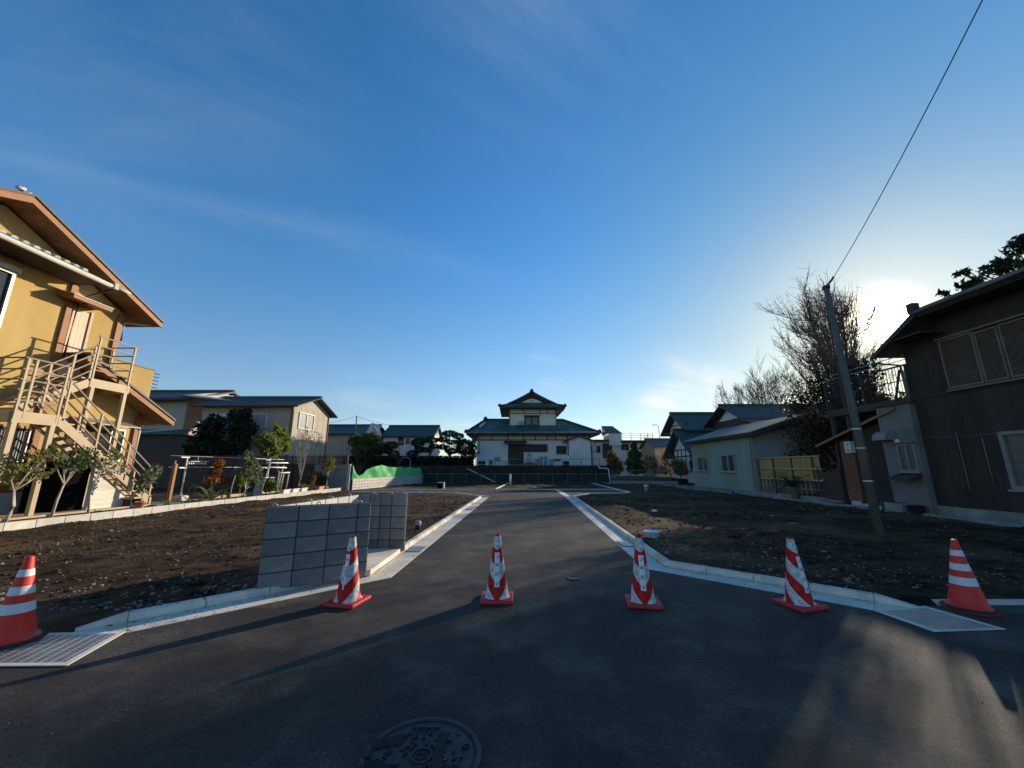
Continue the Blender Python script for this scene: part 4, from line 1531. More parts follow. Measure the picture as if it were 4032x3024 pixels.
# balcony on posts beyond the bay
bc = thing('roof_balcony', (13.2, 14, 0), 'roof balcony with thin vertical railing bars beyond the dark house', 'balcony')
MB().box((13.18, 12.46, 3.62), (17.5, 15.9, 3.74)).build('deck', 'timber_dark', bc)
MB().box((13.10, 12.46, 3.50), (13.175, 15.95, 3.76)).build('edge_beam', 'timber_dark', bc)
MB().bar((13.2, 12.46, 4.86), (13.2, 15.95, 4.86), .06, .05).build('handrail', 'timber_dark', bc)
MB().bar((13.2, 12.46, 4.36), (13.2, 15.95, 4.36), .03, .03).build('mid_rail', 'timber_dark', bc)
for i in range(31):
    y = 12.52 + i * .112
    MB().box((13.193, y - .007, 3.76), (13.207, y + .007, 4.84)).build('railing_bar', 'timber_dark', bc)
for y in (12.5, 14.2, 15.9):
    MB().box((13.17, y - .03, 3.76), (13.23, y + .03, 4.83)).build('railing_post', 'timber_dark', bc)
for y in (15.1, 15.85):
    MB().box((13.2, y - .06, 0.05), (13.32, y + .06, 5.7 if y < 15.5 else 3.5)).build('support_post', 'timber_dark', bc)
for (z, y1) in ((5.22, 15.7), (5.06, 16.2)):
    MB().tube([(13.3, 12.4, z), (13.3, y1, z)], .014, 6).build('laundry_pole', 'alu', bc, True)
MB().bar((13.05, 12.9, 3.7), (13.05, 12.56, 4.7), .05, .05).build('brace', 'timber_dark', bc)
MB().box((13.3, 12.50, 3.76), (13.33, 12.72, 4.7)).build('screen', 'paleblue', bc)

# lean-to below with brown boards
lt = thing('lean_to', (13.2, 14.6, 0), 'low brown boarded lean-to with sloping roof behind the leaning pole', 'lean-to')
MB().prism([(13.2, 13.63, 0.0), (13.2, 15.62, 0.0), (13.2, 15.62, 2.55), (13.2, 13.63, 3.1)], (3.0, 0, 0)).build('wall', 'dark_siding', lt)
for i in range(6):
    y = 15.02 + i * .1
    MB().box((13.16, y + .002, 0.24), (13.198, y + .098, 2.48)).build('board', 'brown_siding', lt)
MB().box((13.13, 15.1, 0.0), (13.2, 15.5, 0.23)).build('footing', 'pale_base', lt)
MB().prism([(12.95, 12.9, 3.50), (12.95, 16.5, 2.42), (12.95, 16.5, 2.36), (12.95, 12.9, 3.43)], (3.4, 0, 0)).build('roof', 'roof_grey', lt)
MB().bar((12.93, 12.9, 3.44), (12.93, 16.55, 2.36), .05, .09).build('fascia', 'brown_wood', lt)
mb_ = thing('meter_cabinet', (13.1, 15.05, 2.05), 'small cream meter cabinet on the brown lean-to wall', 'meter box')
MB().box((12.98, 14.93, 2.03), (13.155, 15.2, 2.47)).build('case', 'lamp_cream', mb_)
MB().box((12.972, 15.0, 2.3), (12.979, 15.1, 2.4)).build('dial', 'bluegrey_plastic', mb_)
MB().box((12.972, 15.01, 2.1), (12.979, 15.09, 2.18)).build('plate', 'bluegrey_plastic', mb_)

# clutter at the foot of the bay
t = thing('concrete_trough', (12.7, 13.0, 0.06), 'small pale concrete trough at the foot of the rendered bay', 'trough')
bevel(MB().box((12.55, 12.95, 0.06), (12.9, 13.55, 0.34)).build('body', 'old_concrete', t), .015, 1)
MB().box((12.60, 13.0, 0.341), (12.85, 13.5, 0.345)).build('inside', 'void', t)  # thin black sheet on the solid top paints the hollow's shade
t = thing('plastic_tub', (12.75, 12.62, 0.06), 'black plastic tub beside the concrete trough', 'tub')
MB().lathe([(.17, .06), (.20, .30), (.215, .31), (.20, .315), (.18, .30), (.001, .28)], (12.72, 12.66, 0), 16, cap=False).build('body', 'black', t, True)
p_ = MB().tube([(12.62, 13.75, .12), (12.72, 14.5, .14)], .075, 12).build('drain_pipe', 'pale_base', None, True)
tag(p_, 'short pale pipe lying by the plinth behind the leaning pole', 'pipe')
t = thing('roof_tile_stack', (12.8, 13.75, 0.06), 'low heap of dark roof tiles beside the pale pipe', 'tiles')
for i in range(4):
    q = MB()
    for k in range(7):
        a = PI * k / 6
        q.v += [V((12.85 - .12 * math.cos(a), 13.62, .10 + i * .045 + .05 * math.sin(a))), V((12.85 - .12 * math.cos(a), 13.92, .12 + i * .045 + .05 * math.sin(a)))]
    q.f = [(2 * k, 2 * k + 1, 2 * k + 3, 2 * k + 2) for k in range(6)]
    q.build('tile', 'roof_dark', t)

# ---------------------------------------------------------------- leaning utility pole with its wire
up = thing('utility_pole', (8.22, 9.17, 0.05), 'plain leaning utility pole in the right plot with a wire from its top', 'utility pole')
MB().tube([(8.24, 9.13, -.1), (8.22, 9.2, 3.0), (8.20, 9.27, 6.05)], [.096, .080, .063], 16).build('shaft', 'pole_concrete', up, True)
MB().lathe([(.082, 0), (.086, .02), (.086, .07), (.03, .10)], (8.20, 9.27, 6.03), 14).build('cap', 'iron', up, True)
for z in (2.35, 1.9, 1.15):
    x, y = 8.24 - .02 * z / 3, 9.13 + .07 * z / 3
    MB().lathe([(.100 - .0056 * z, z), (.104 - .0056 * z, z + .01), (.104 - .0056 * z, z + .03), (.100 - .0056 * z, z + .04)], (x, y, 0), 16).build('band', 'steel', up, True)
MB().tube([(8.2, 9.27, 6.1), (8.28, 9.2, 6.2), (8.32, 9.12, 6.3)], .025, 6).build('bracket', 'iron', up, True)
W0, W1 = V((8.32, 9.12, 6.3)), V((3.6, -2.2, 9.6))
wp = []
for i in range(25):
    t_ = i / 24
    p = W0.lerp(W1, t_)
    p.z -= 0.55 * 4 * t_ * (1 - t_) * .8
    wp.append(p)
w_ = MB().tube(wp, .008, 5).build('overhead_wire', 'black', None, True)
tag(w_, 'single black overhead wire rising from the leaning pole top', 'wire')

# ================================================================ GREEN SHED, BAMBOO FENCE, GATE
sh = thing('corrugated_shed', (13.2, 25, 0), 'pale green corrugated shed with two small windows at the right boundary', 'shed')


def corrugated(name, p0, p1, z0, ztop, m, root, pitch=.09, amp=.012, nrm=(-1, 0)):
    p0, p1 = V(p0), V(p1)
    L = (p1 - p0).length
    n = int(L / pitch * 4)
    q = MB()
    for i in range(n + 1):
        t_ = i / n
        p = p0.lerp(p1, t_)
        a = amp * math.sin(t_ * L / pitch * 2 * PI)
        x, y = p.x + nrm[0] * a, p.y + nrm[1] * a
        q.v += [V((x, y, z0)), V((x, y, ztop(t_)))]
    q.f = [(2 * i, 2 * i + 2, 2 * i + 3, 2 * i + 1) for i in range(n)]
    return q.build(name, m, root)


MB().prism([(13.26, 21.5, 0.1), (18.6, 21.5, 0.1), (18.6, 21.5, 3.3), (16.0, 21.5, 4.15), (13.26, 21.5, 3.3)], (0, 7.15, 0)).build('core', 'shed_grey', sh)
corrugated('wall', (13.22, 28.72), (13.22, 21.44), 0.22, lambda t: 3.40, 'shed_green', sh)
corrugated('end_wall', (13.22, 21.44), (18.6, 21.44), 0.22, lambda t: 3.40 + (.85 * t * 2 if t < .5 else .85 * (2 - 2 * t)), 'shed_grey', sh, nrm=(0, -1))
MB().box((13.12, 21.4, 0.0), (13.27, 28.8, 0.215)).build('footing', 'old_concrete', sh)
MB().prism([(12.75, 20.7, 3.36), (16.05, 20.7, 4.40), (19.2, 20.7, 3.36), (19.2, 20.7, 3.30), (16.05, 20.7, 4.33), (12.75, 20.7, 3.30)], (0, 8.6, 0)).build('roof', 'roof_metal', sh)
MB().box((12.80, 20.72, 3.18), (12.86, 29.25, 3.29)).build('fascia', 'timber_dark', sh)
MB().prism([(12.8, 20.71, 3.29), (16.05, 20.71, 4.32), (16.05, 20.71, 4.14), (12.8, 20.71, 3.12)], (0, .04, 0)).build('bargeboard', 'timber_dark', sh)
window(sh, 'x', 13.2, -1, 26.36, 27.83, 1.29, 2.21, 2, 'alu', 'glass_blue', .05, .09, sill='alu')
window(sh, 'x', 13.2, -1, 23.17, 24.67, 1.25, 2.26, 2, 'alu', 'glass_blue', .05, .09, sill='alu')
MB().tube([(13.16, 21.5, .2), (13.16, 21.5, 3.2), (12.85, 21.3, 3.3)], .025, 6).build('downpipe', 'shed_grey', sh, True)
lw = thing('block_kerb_wall', (12.35, 26, 0), 'low pale block wall running in front of the green shed', 'wall')
block_run(lw, (12.4, 29.8), (12.4, 22.4), 0.0, [.4] * 18 + [.2], 1, 0.24, .13, 'block', 'mortar')

bf = thing('bamboo_fence', (13.2, 19, 0), 'yellow bamboo screen fence with pale cap and open lattice foot', 'fence')
for i in range(46):
    y = 16.85 + i * .0905
    MB().box((13.18, y + .002, 0.95), (13.215, y + .0885, 1.93)).build('cane', 'bamboo', bf)
for z in (1.96, 1.42, .93):
    MB().tube([(13.15, 16.75, z), (13.15, 21.0, z)], .035, 8).build('rail', 'bamboo_pale', bf, True)
for y in (17.2, 18.5, 19.8, 20.98):
    MB().box((13.14, y - .035, 0.1), (13.18, y + .035, 1.98)).build('post', 'timber_dark', bf)
for i in range(14):
    y = 16.95 + i * .3
    MB().tube([(13.2, y, .25), (13.2, y, .93)], .016, 6).build('lattice_cane', 'bamboo_pale', bf, True)
MB().tube([(13.17, 16.8, .55), (13.17, 21.0, .55)], .016, 6).build('lattice_rail', 'bamboo_pale', bf, True)
MB().box((13.05, 16.7, 0.0), (13.3, 21.3, 0.25)).build('footing', 'old_concrete', bf)

gt = thing('wooden_gate', (13.2, 16.5, 0), 'dark wooden gate with posts between the bamboo fence and the lean-to', 'gate')
for i in range(6):
    MB().box((13.18, 15.95 + i * .155, .2), (13.22, 15.95 + i * .155 + .148, 1.30)).build('board', 'timber_dark', gt)
for y in (15.86, 16.96):
    MB().box((13.12, y - .06, 0), (13.24, y + .06, 1.5)).build('post', 'timber_dark', gt)
MB().box((13.13, 15.9, .10), (13.17, 16.9, .19)).build('threshold', 'old_concrete', gt)
MB().lathe([(.03, 0), (.03, .03)], (13.15, 16.75, 1.0), 8).build('handle', 'steel', gt)

# ================================================================ GENERIC GABLED HOUSES
def gable_house(name, label, x0, x1, y0, y1, base, ze, zr, axis, oh, wm, rm, th=.14, ridge_m=None, cat='house', rc=None):
    t = thing(name, ((x0 + x1) / 2, (y0 + y1) / 2, base), label, cat)
    if axis == 'x':
        c = (y0 + y1) / 2 if rc is None else rc
        MB().prism([(x0, y0, base), (x0, y1, base), (x0, y1, ze), (x0, c, zr), (x0, y0, ze)], (x1 - x0, 0, 0)).build('wall', wm, t)
        r = None
        for ys in (y0, y1):
            s = (zr - ze) / (c - ys)
            ye = ys - oh if ys < c else ys + oh
            zz = ze - abs(s) * oh
            ob = MB().prism([(x0 - oh, c, zr + .02), (x0 - oh, ye, zz + .02), (x0 - oh, ye, zz + th + .02), (x0 - oh, c, zr + th + .02)], (x1 - x0 + 2 * oh, 0, 0)).build('roof', rm, t)
            r = r or ob
            MB().tube([(x0 - oh, ye, zz + .02), (x1 + oh, ye, zz + .02)], .06, 6).build('gutter', 'timber_dark', ob)
        MB().box((x0 - oh - .03, c - .14, zr + th - .02), (x1 + oh + .03, c + .14, zr + th + .16)).build('ridge', ridge_m or rm, r)
    else:
        c = (x0 + x1) / 2 if rc is None else rc
        MB().prism([(x0, y0, base), (x1, y0, base), (x1, y0, ze), (c, y0, zr), (x0, y0, ze)], (0, y1 - y0, 0)).build('wall', wm, t)
        r = None
        for xs in (x0, x1):
            s = (zr - ze) / (c - xs)
            xe = xs - oh if xs < c else xs + oh
            zz = ze - abs(s) * oh
            ob = MB().prism([(c, y0 - oh, zr + .02), (xe, y0 - oh, zz + .02), (xe, y0 - oh, zz + th + .02), (c, y0 - oh, zr + th + .02)], (0, y1 - y0 + 2 * oh, 0)).build('roof', rm, t)
            r = r or ob
            MB().tube([(xe, y0 - oh, zz + .02), (xe, y1 + oh, zz + .02)], .06, 6).build('gutter', 'timber_dark', ob)
        MB().box((c - .14, y0 - oh - .03, zr + th - .02), (c + .14, y1 + oh + .03, zr + th + .16)).build('ridge', ridge_m or rm, r)
    return t


# beige house with metal roof, behind the garden on the left
hb = gable_house('beige_house', 'plain beige two storey house with thin grey roof behind the garden plants', -23.5, -16.55, 29, 34.6, 0, 6.15, 7.1, 'x', .55, 'cream_wall', 'roof_grey', .08)
window(hb, 'y', 29, -1, -20.45, -18.5, 4.40, 5.50, 2, 'white_trim', ['glass_dark', 'glass_curtain'], .07, .08)
window(hb, 'y', 29, -1, -22.7, -20.75, 4.40, 5.46, 2, 'white_trim', 'glass_curtain', .07, .08)
window(hb, 'x', -16.55, 1, 29.7, 32.0, 4.45, 5.75, 2, 'white_trim', 'glass_frost', .08, .08)
for x in (-16.7,):
    MB().tube([(x, 28.95, 5.9), (x, 28.93, 5.5), (x, 28.93, 1.0)], .05, 8).build('downpipe', 'brown_wood', hb, True)
MB().tube([(-16.5, 34.5, 5.9), (-16.5, 34.5, 1.0)], .05, 8).build('downpipe', 'brown_wood', hb, True)
for i in range(1, 6):
    MB().box((-16.549, 29 + i * .93, 1.0), (-16.54, 29 + i * .93 + .012, 6.2)).build('cladding_joint', 'grey_wall', hb)
MB().box((-23.49, 28.94, 5.70), (-16.56, 28.999, 6.12)).build('frieze', 'cream_wall', hb)

# older house with grey tiled roof further left
ha = gable_house('tiled_house', 'older house with silvery grey tiled roof seen beyond the yellow house', -36, -26.5, 31, 39, 0, 7.0, 8.2, 'x', .75, 'cream_wall', 'roof_slate', .16, 'roof_slate')
MB().prism([(-26.4, 30.2, 7.0), (-22.6, 30.4, 6.6), (-22.6, 38, 6.9), (-26.4, 35, 8.1)], (0, 0, .12)).build('side_roof', 'roof_slate', ha)
for i in range(13):
    t_ = i / 12
    MB().tube([V((-26.3, 34.4, 8.1)).lerp(V((-22.8, 37.5, 7.05)), t_), V((-26.3, 30.3, 7.15)).lerp(V((-22.7, 30.5, 6.76)), t_)], .07, 6).build('tile_row', 'tile_grey', ha, True)
MB().prism([(-36, 30.98, 4.4), (-25.6, 30.98, 4.4), (-25.0, 29.2, 3.95), (-36, 29.2, 3.95)], (0, 0, .08)).build('lower_canopy', 'roof_teal', ha)
MB().tube([(-26.5, 30.85, 4.52), (-28.4, 29.2, 4.08)], .06, 6).build('canopy_ridge', 'white_trim', ha)
MB().box((-36, 29.6, 0), (-24.8, 30.99, 3.94)).build('lower_wall', 'timber_dark', ha)

# dark slatted fence and panel wall behind the garden
sf = thing('slatted_fence', (-17, 26.5, 0.14), 'long dark fence of horizontal wooden slats behind the garden plants', 'fence')
MB().box((-26, 26.62, 0.0), (-11.0, 26.72, 1.70)).build('backing', 'timber_dark', sf)
for i in range(7):
    MB().box((-26, 26.50, 1.68 + i * .088), (-8.6 - 2.5, 26.535, 1.745 + i * .088)).build('slat', 'slat_wood', sf)
for i in range(9):
    MB().box((-26 + i * 1.85, 26.54, 0.1), (-25.9 + i * 1.85, 26.61, 2.32)).build('post', 'timber_dark', sf)
pw = thing('panel_wall', (-11.3, 26.4, 0), 'grey precast panel wall with white end post beside the green net', 'wall')
for i in range(5):
    MB().box((-13.2, 26.36, 0.02 + i * .335), (-10.98, 26.44, 0.345 + i * .335)).build('panel', 'old_concrete', pw)
MB().box((-10.97, 26.30, 0), (-10.80, 26.46, 1.72)).build('end_post', 'pale_base', pw)

# long low block wall with green netting
bw = thing('block_wall', (-9.7, 33, 0), 'long low wall of pale concrete blocks carrying a green net', 'wall')
block_run(bw, (-10.72, 26.5), (-8.65, 41.0), -0.02, [0.4068] * 36, 4, 0.195, 0.15, 'block_pale', 'mortar')
nt = thing('green_net', (-9.7, 32, 0.76), 'bright green safety net sagging along the pale block wall', 'net')
A_, B_ = V((-10.74, 26.45)), V((-8.75, 40.3))
tops = [(0, 1.70), (.035, 1.15), (.07, .93), (.11, 1.05), (.14, 1.35), (.19, 1.52), (.25, 1.62), (.30, 1.70), (.38, 1.56), (.48, 1.5), (.55, 1.58), (.62, 1.46), (.7, 1.56), (.78, 1.42), (.86, 1.52), (.93, 1.30), (1, 1.50)]


def topz(t):
    for (a, za), (b, zb) in zip(tops, tops[1:]):
        if a <= t <= b:
            return za + (zb - za) * (t - a) / (b - a)
    return 1.4


q = MB()
nx_, nz_ = 150, 8
for i in range(nx_ + 1):
    t_ = i / nx_
    p = A_.lerp(B_, t_)
    zt = topz(t_)
    for j in range(nz_ + 1):
        s_ = j / nz_
        bul = .07 * math.sin(t_ * 60) * math.sin(PI * s_) + .05 * math.sin(t_ * 23 + s_ * 3)
        q.v.append(V((p.x + .02 + bul, p.y, .74 + (zt - .74) * s_)))
q.f = [(i * (nz_ + 1) + j, (i + 1) * (nz_ + 1) + j, (i + 1) * (nz_ + 1) + j + 1, i * (nz_ + 1) + j + 1) for i in range(nx_) for j in range(nz_)]
q.build('mesh_sheet', 'net_green', nt, True)
for t_ in (.0, .14, .3, .48, .62, .78, 1.0):
    p = A_.lerp(B_, t_)
    MB().tube([(p.x - .06, p.y, .7), (p.x - .06, p.y, topz(t_) + .04)], .02, 6).build('stake', 'timber_dark', nt)

# ================================================================ MAIN HOUSE AT THE END OF THE ROAD
kind(MB().box((-30, 39.2, -0.1), (9.6, 62, 1.70)).build('terrace', 'dark_bank', org=(0, 39, 0)), 'structure')
kind(MB().box((9.6, 40.5, -0.1), (60, 90, 0.35)).build('terrace', 'dark_bank', org=(12, 40, 0)), 'structure')
mhs = thing('temple_style_house', (2.3, 42, 1.7), 'white plaster house with green tiled roofs and raised upper storey ending the road', 'house')
MB().box((-3.83, 42, 1.70), (8.48, 51, 5.3)).build('wall', 'white_plaster', mhs)
MB().box((-0.34, 43.2, 5.2), (4.98, 49, 8.35)).build('upper_wall', 'white_plaster', mhs)
# timber frieze with struts
MB().box((-3.85, 41.93, 4.40), (8.5, 41.999, 4.50)).build('frieze_beam', 'timber_dark', mhs)
MB().box((-3.85, 41.90, 4.98), (8.5, 41.999, 5.2)).build('frieze_beam', 'timber_dark', mhs)
for x in (-3.78, -2.15, -.45, 1.25, 2.53, 3.82, 4.72, 6.0, 8.42):
    MB().box((x - .05, 41.94, 4.501), (x + .05, 41.998, 4.979)).build('strut', 'timber_dark', mhs)
MB().box((-.36, 43.13, 7.46), (5.0, 43.199, 7.53)).build('frieze_beam', 'timber_dark', mhs)
MB().box((-.36, 43.13, 7.95), (5.0, 43.199, 8.1)).build('frieze_beam', 'timber_dark', mhs)
for x in (-.28, 1.35, 3.15, 4.0, 4.92):
    MB().box((x - .04, 43.14, 7.531), (x + .04, 43.198, 7.949)).build('strut', 'timber_dark', mhs)
# lower hipped roof
E0, RZ = 5.12, 6.95
lr = MB()
lr.add([(-4.9, 40.9, E0), (9.35, 40.9, E0), (5.9, 44.9, RZ), (-3.1, 44.9, RZ), (-4.9, 52, E0), (9.35, 52, E0), (2, 41.9, 5.46)],
       [(0, 1, 2, 3), (1, 5, 2), (5, 4, 3, 2), (4, 0, 3)])
lr_o = lr.build('lower_roof', 'roof_teal', mhs)
MB().box((-4.85, 40.95, E0 - .20), (9.3, 52, E0 - .012)).build('eave', 'timber_dark', lr_o)
MB().tube([(-4.95, 40.82, E0 + .02), (9.4, 40.82, E0 + .02)], .07, 8).build('gutter', 'old_concrete', lr_o, True)
for a, b in (((-4.9, 40.9, E0 + .06), (-3.1, 44.9, RZ + .06)), ((9.35, 40.9, E0 + .06), (5.9, 44.9, RZ + .06)), ((-3.1, 44.9, RZ + .06), (5.9, 44.9, RZ + .06))):
    MB().tube([a, b], .13, 8).build('ridge', 'roof_slate', lr_o, True)
for (x, y, z) in ((-4.85, 40.95, E0 + .02), (9.3, 40.95, E0 + .02), (-3.1, 44.8, RZ + .05)):
    MB().lathe([(.22, 0), (.25, .12), (.18, .28), (.06, .36)], (x, y, z), 8).build('ridge_end', 'roof_dark', lr_o)
MB().tube([(-3.5, 42.4, 5.95), (-3.05, 43.5, 6.5)], .14, 8).build('descending_ridge', 'tile_grey', lr_o, True)
# upper hip-and-gable roof
UZ = 8.15
ur = MB()
pl = [(-1.42, UZ), (-0.5, UZ + .36), (0.5, UZ + .80), (1.4, UZ + 1.27), (2.27, UZ + 1.76)]
prr = [(4.54 - x, z) for x, z in pl]
for P_ in (pl, prr):
    for (xa, za), (xb, zb) in zip(P_, P_[1:]):
        ya = 42.15 if za > UZ else 42.0
        ur.quad((xa, 43.0, za), (xb, 43.0, zb), (xb, 50, zb), (xa, 50, za))
ur.quad((-1.42, 42.0, UZ - .02), (5.96, 42.0, UZ - .02), (4.04, 43.35, UZ + .62), (.5, 43.35, UZ + .62))
ur.add([(-1.42, 42.0, UZ - .02), (.5, 43.35, UZ + .68), (-1.42, 43.0, UZ), (-.5, 43.0, UZ + .36)], [(0, 1, 3, 2)])
ur.add([(5.96, 42.0, UZ - .02), (4.04, 43.35, UZ + .68), (5.96, 43.0, UZ), (5.04, 43.0, UZ + .36)], [(2, 3, 1, 0)])
ur_o = ur.build('upper_roof', 'roof_teal', mhs)
for P_ in (pl, prr):
    MB().tube([(x, 42.95, z + .03) for x, z in P_[1:]], .12, 8).build('verge', 'roof_slate', ur_o, True)
    for (xa, za), (xb, zb) in zip(P_[2:], P_[3:]):
        MB().prism([(xa, 43.02, za - .10), (xb, 43.02, zb - .10), (xb, 43.02, zb - .34), (xa, 43.02, za - .34)], (0, .06, 0)).build('bargeboard', 'timber_dark', ur_o)
MB().prism([(.55, 43.4, UZ + .5), (3.99, 43.4, UZ + .5), (2.27, 43.4, UZ + 1.66)], (0, .1, 0)).build('gable', 'timber_dark', ur_o)
MB().prism([(1.0, 43.36, UZ + .62), (3.54, 43.36, UZ + .62), (2.95, 43.36, UZ + .92), (2.27, 43.36, UZ + 1.10), (1.59, 43.36, UZ + .92)], (0, .035, 0)).build('gable_panel', 'white_plaster', ur_o)
MB().lathe([(.05, 0), (.12, .05), (.05, .10)], (2.27, 43.33, UZ + .76), 8).build('gable_crest', 'timber_dark', ur_o)
MB().tube([(2.27, 42.8, UZ + 1.9), (2.27, 50, UZ + 1.9)], .15, 8).build('ridge', 'roof_slate', ur_o, True)
MB().lathe([(.2, 0), (.27, .1), (.2, .3), (.05, .42)], (2.27, 42.85, UZ + 1.72), 8).build('ridge_end', 'roof_dark', ur_o)
for x in (-1.36, 5.9):
    MB().lathe([(.2, 0), (.22, .1), (.15, .26), (.05, .32)], (x, 42.1, UZ - .02), 8).build('ridge_end', 'roof_dark', ur_o)
    MB().tube([(x, 42.1, UZ + .06), (x + (1.6 if x < 0 else -1.6), 43.1, UZ + .50)], .11, 8).build('hip_ridge', 'roof_slate', ur_o, True)
MB().box((-1.38, 42.05, UZ - .20), (5.92, 50, UZ - .035)).build('eave', 'timber_dark', ur_o)
for x in (-1.3, 5.84):
    MB().tube([(x, 42.06, UZ - .1), (x * .96 + .09, 42.3, UZ - .45), (-.3 if x < 0 else 4.96, 43.1, UZ - .8), (-.3 if x < 0 else 4.96, 43.1, 6.1)], .05, 6).build('downpipe', 'timber_dark', ur_o, True)
# openings
w_ = window(mhs, 'y', 43.2, -1, 1.40, 3.05, 6.10, 7.2, 2, 'timber_dark', 'glass_blue', .14, .14)
MB().box((1.32, 42.92, 7.201), (3.13, 43.2, 7.27)).build('hood', 'timber_dark', w_)
d_ = MB().box((-.42, 41.93, 1.78), (1.24, 41.999, 3.98)).build('door', 'timber_dark', mhs)
for i in range(13):
    MB().box((-.36 + i * .122, 41.90, 1.84), (-.30 + i * .122, 41.93, 3.9)).build('lattice_slat', 'slat_wood', d_)
for z in (2.3, 2.9, 3.6):
    MB().box((-.40, 41.895, z), (1.22, 41.929, z + .05)).build('lattice_rail', 'slat_wood', d_)
MB().prism([(-.85, 42, 4.36), (-.85, 41.1, 4.10), (-.85, 41.1, 4.02), (-.85, 42, 4.24)], (2.4, 0, 0)).build('door_roof', 'roof_dark', mhs)
l_ = MB().box((1.26, 41.90, 3.16), (3.82, 41.999, 3.99)).build('lattice_window', 'timber_dark', mhs)
for i in range(18):
    MB().box((1.32 + i * .14, 41.87, 3.22), (1.37 + i * .14, 41.90, 3.93)).build('lattice_slat', 'slat_wood', l_)
l_ = MB().box((4.77, 41.90, 2.95), (5.83, 41.999, 3.80)).build('lattice_window', 'timber_dark', mhs)
for i in range(8):
    MB().box((4.83 + i * .13, 41.87, 3.0), (4.87 + i * .13, 41.90, 3.75)).build('lattice_slat', 'slat_wood', l_)
# gabled annex at the right corner
MB().prism([(5.98, 41.2, 1.70), (8.32, 41.2, 1.70), (8.32, 41.2, 4.30), (7.12, 41.2, 4.72), (5.98, 41.2, 4.30)], (0, 1.0, 0)).build('annex_wall', 'white_plaster', mhs)
MB().prism([(7.12, 40.9, 4.75), (8.9, 40.9, 4.18), (8.9, 40.9, 4.28), (7.12, 40.9, 4.88), (5.4, 40.9, 4.28), (5.4, 40.9, 4.18)], (0, 1.5, 0)).build('annex_roof', 'roof_dark', mhs)
for x in (5.94, 8.36):
    MB().box((x - .04, 41.14, 1.7), (x + .04, 41.2, 4.2)).build('annex_post', 'timber_dark', mhs)
MB().tube([(8.85, 40.92, 4.2), (8.8, 41.0, 3.9), (8.45, 41.15, 3.7), (8.45, 41.15, 1.8)], .045, 6).build('downpipe', 'timber_dark', mhs, True)
MB().tube([(-3.55, 41.9, 4.9), (-3.55, 41.9, 3.2)], .05, 6).build('downpipe', 'old_concrete', mhs, True)
MB().box((-3.65, 41.8, 3.0), (-3.48, 41.95, 3.2)).build('meter', 'black', mhs)
MB().box((1.65, 41.8, 2.2), (2.10, 41.99, 3.08)).build('water_heater', 'pale_base', mhs)
MB().box((1.75, 41.79, 2.75), (1.88, 41.80, 2.88)).build('heater_flue', 'black', mhs)
ac = MB().box((.52, 42.75, 6.15), (1.28, 43.15, 6.55)).build('air_conditioner', 'pale_base', mhs)
MB().lathe([(.21, 0), (.23, .02), (.12, .02)], (0, 0, 0), 16, cap=False)
MB().tube([(1.02 + .18 * math.cos(k * PI / 8), 42.74, 6.42 + .18 * math.sin(k * PI / 8)) for k in range(17)], .03, 6).build('fan_ring', 'black', ac, True)
MB().box((.55, 42.8, 5.75), (.60, 43.1, 6.15)).box((1.20, 42.8, 5.75), (1.25, 43.1, 6.15)).build('bracket', 'timber_dark', ac)

# the house stands back on its terrace
mhs.location = (2.576, 47.04, 1.70)
mhs.scale = (1.12, 1.12, 1.12)
# things standing along the house front on the terrace
def barrel(x, y, r_, h, m1, lab, cat, nm):
    t = thing(nm, (x, y, 1.7), lab, cat)
    MB().lathe([(r_ * .85, 1.7), (r_, 1.7 + h)], (x, y, 0), 14).build('body', m1, t, True)
    MB().lathe([(r_ * 1.08, 1.7 + h), (r_ * 1.08, 1.74 + h), (r_ * .3, 1.78 + h)], (x, y, 0), 14).build('lid', m1, t, True)


barrel(2.55, 40.6, .26, .55, 'bluegrey_plastic', 'grey blue lidded bin beside the red crates by the house', 'bin', 'waste_bin')
barrel(3.02, 40.6, .20, .85, 'bluegrey_plastic', 'taller slim blue bin left of its twin by the house front', 'bin', 'waste_bin')
barrel(3.48, 40.6, .20, .85, 'bluegrey_plastic', 'taller slim blue bin right of its twin by the house front', 'bin', 'waste_bin')
barrel(4.05, 40.6, .26, .5, 'bluegrey_plastic', 'squat blue bin left of the small table by the house', 'bin', 'waste_bin')
for i in range(3):
    t = thing('crate', (1.45 + i * .33, 40.5, 1.7), ('leftmost', 'middle', 'rightmost')[i] + ' of three red plastic crates below the house front', 'crate', 'red crates by the house front')
    x = 1.45 + i * .33
    MB().box((x - .15, 40.35, 1.7), (x + .15, 40.65, 2.02 + .03 * (i % 2))).build('body', 'red_crate', t)
    for k in range(3):
        MB().box((x - .10 + k * .08, 40.335, 1.76), (x - .06 + k * .08, 40.349, 1.96)).build('slot_shade', 'void', t)  # black plates on the crate front, shade of the slots as colour
t = thing('outdoor_table', (4.7, 40.6, 1.7), 'small low table with pink boxes on the terrace', 'table')
MB().box((4.25, 40.4, 2.08), (5.15, 40.8, 2.13)).build('top', 'pale_base', t)
for (x, y) in ((4.3, 40.45), (5.1, 40.45), (4.3, 40.75), (5.1, 40.75)):
    MB().box((x - .025, y - .025, 1.7), (x + .025, y + .025, 2.08)).build('leg', 'pale_base', t)
tag(MB().box((4.35, 40.45, 2.13), (5.0, 40.75, 2.40)).build('storage_box', 'leaf_plum'), 'flat plum coloured box on the small terrace table', 'box')
t = thing('washing_unit', (5.5, 40.6, 1.7), 'pale square washing unit on dark legs beside the terrace table', 'washing unit')
bevel(MB().box((5.2, 40.4, 2.15), (5.95, 40.8, 2.72)).build('body', 'paleblue', t), .03, 1)
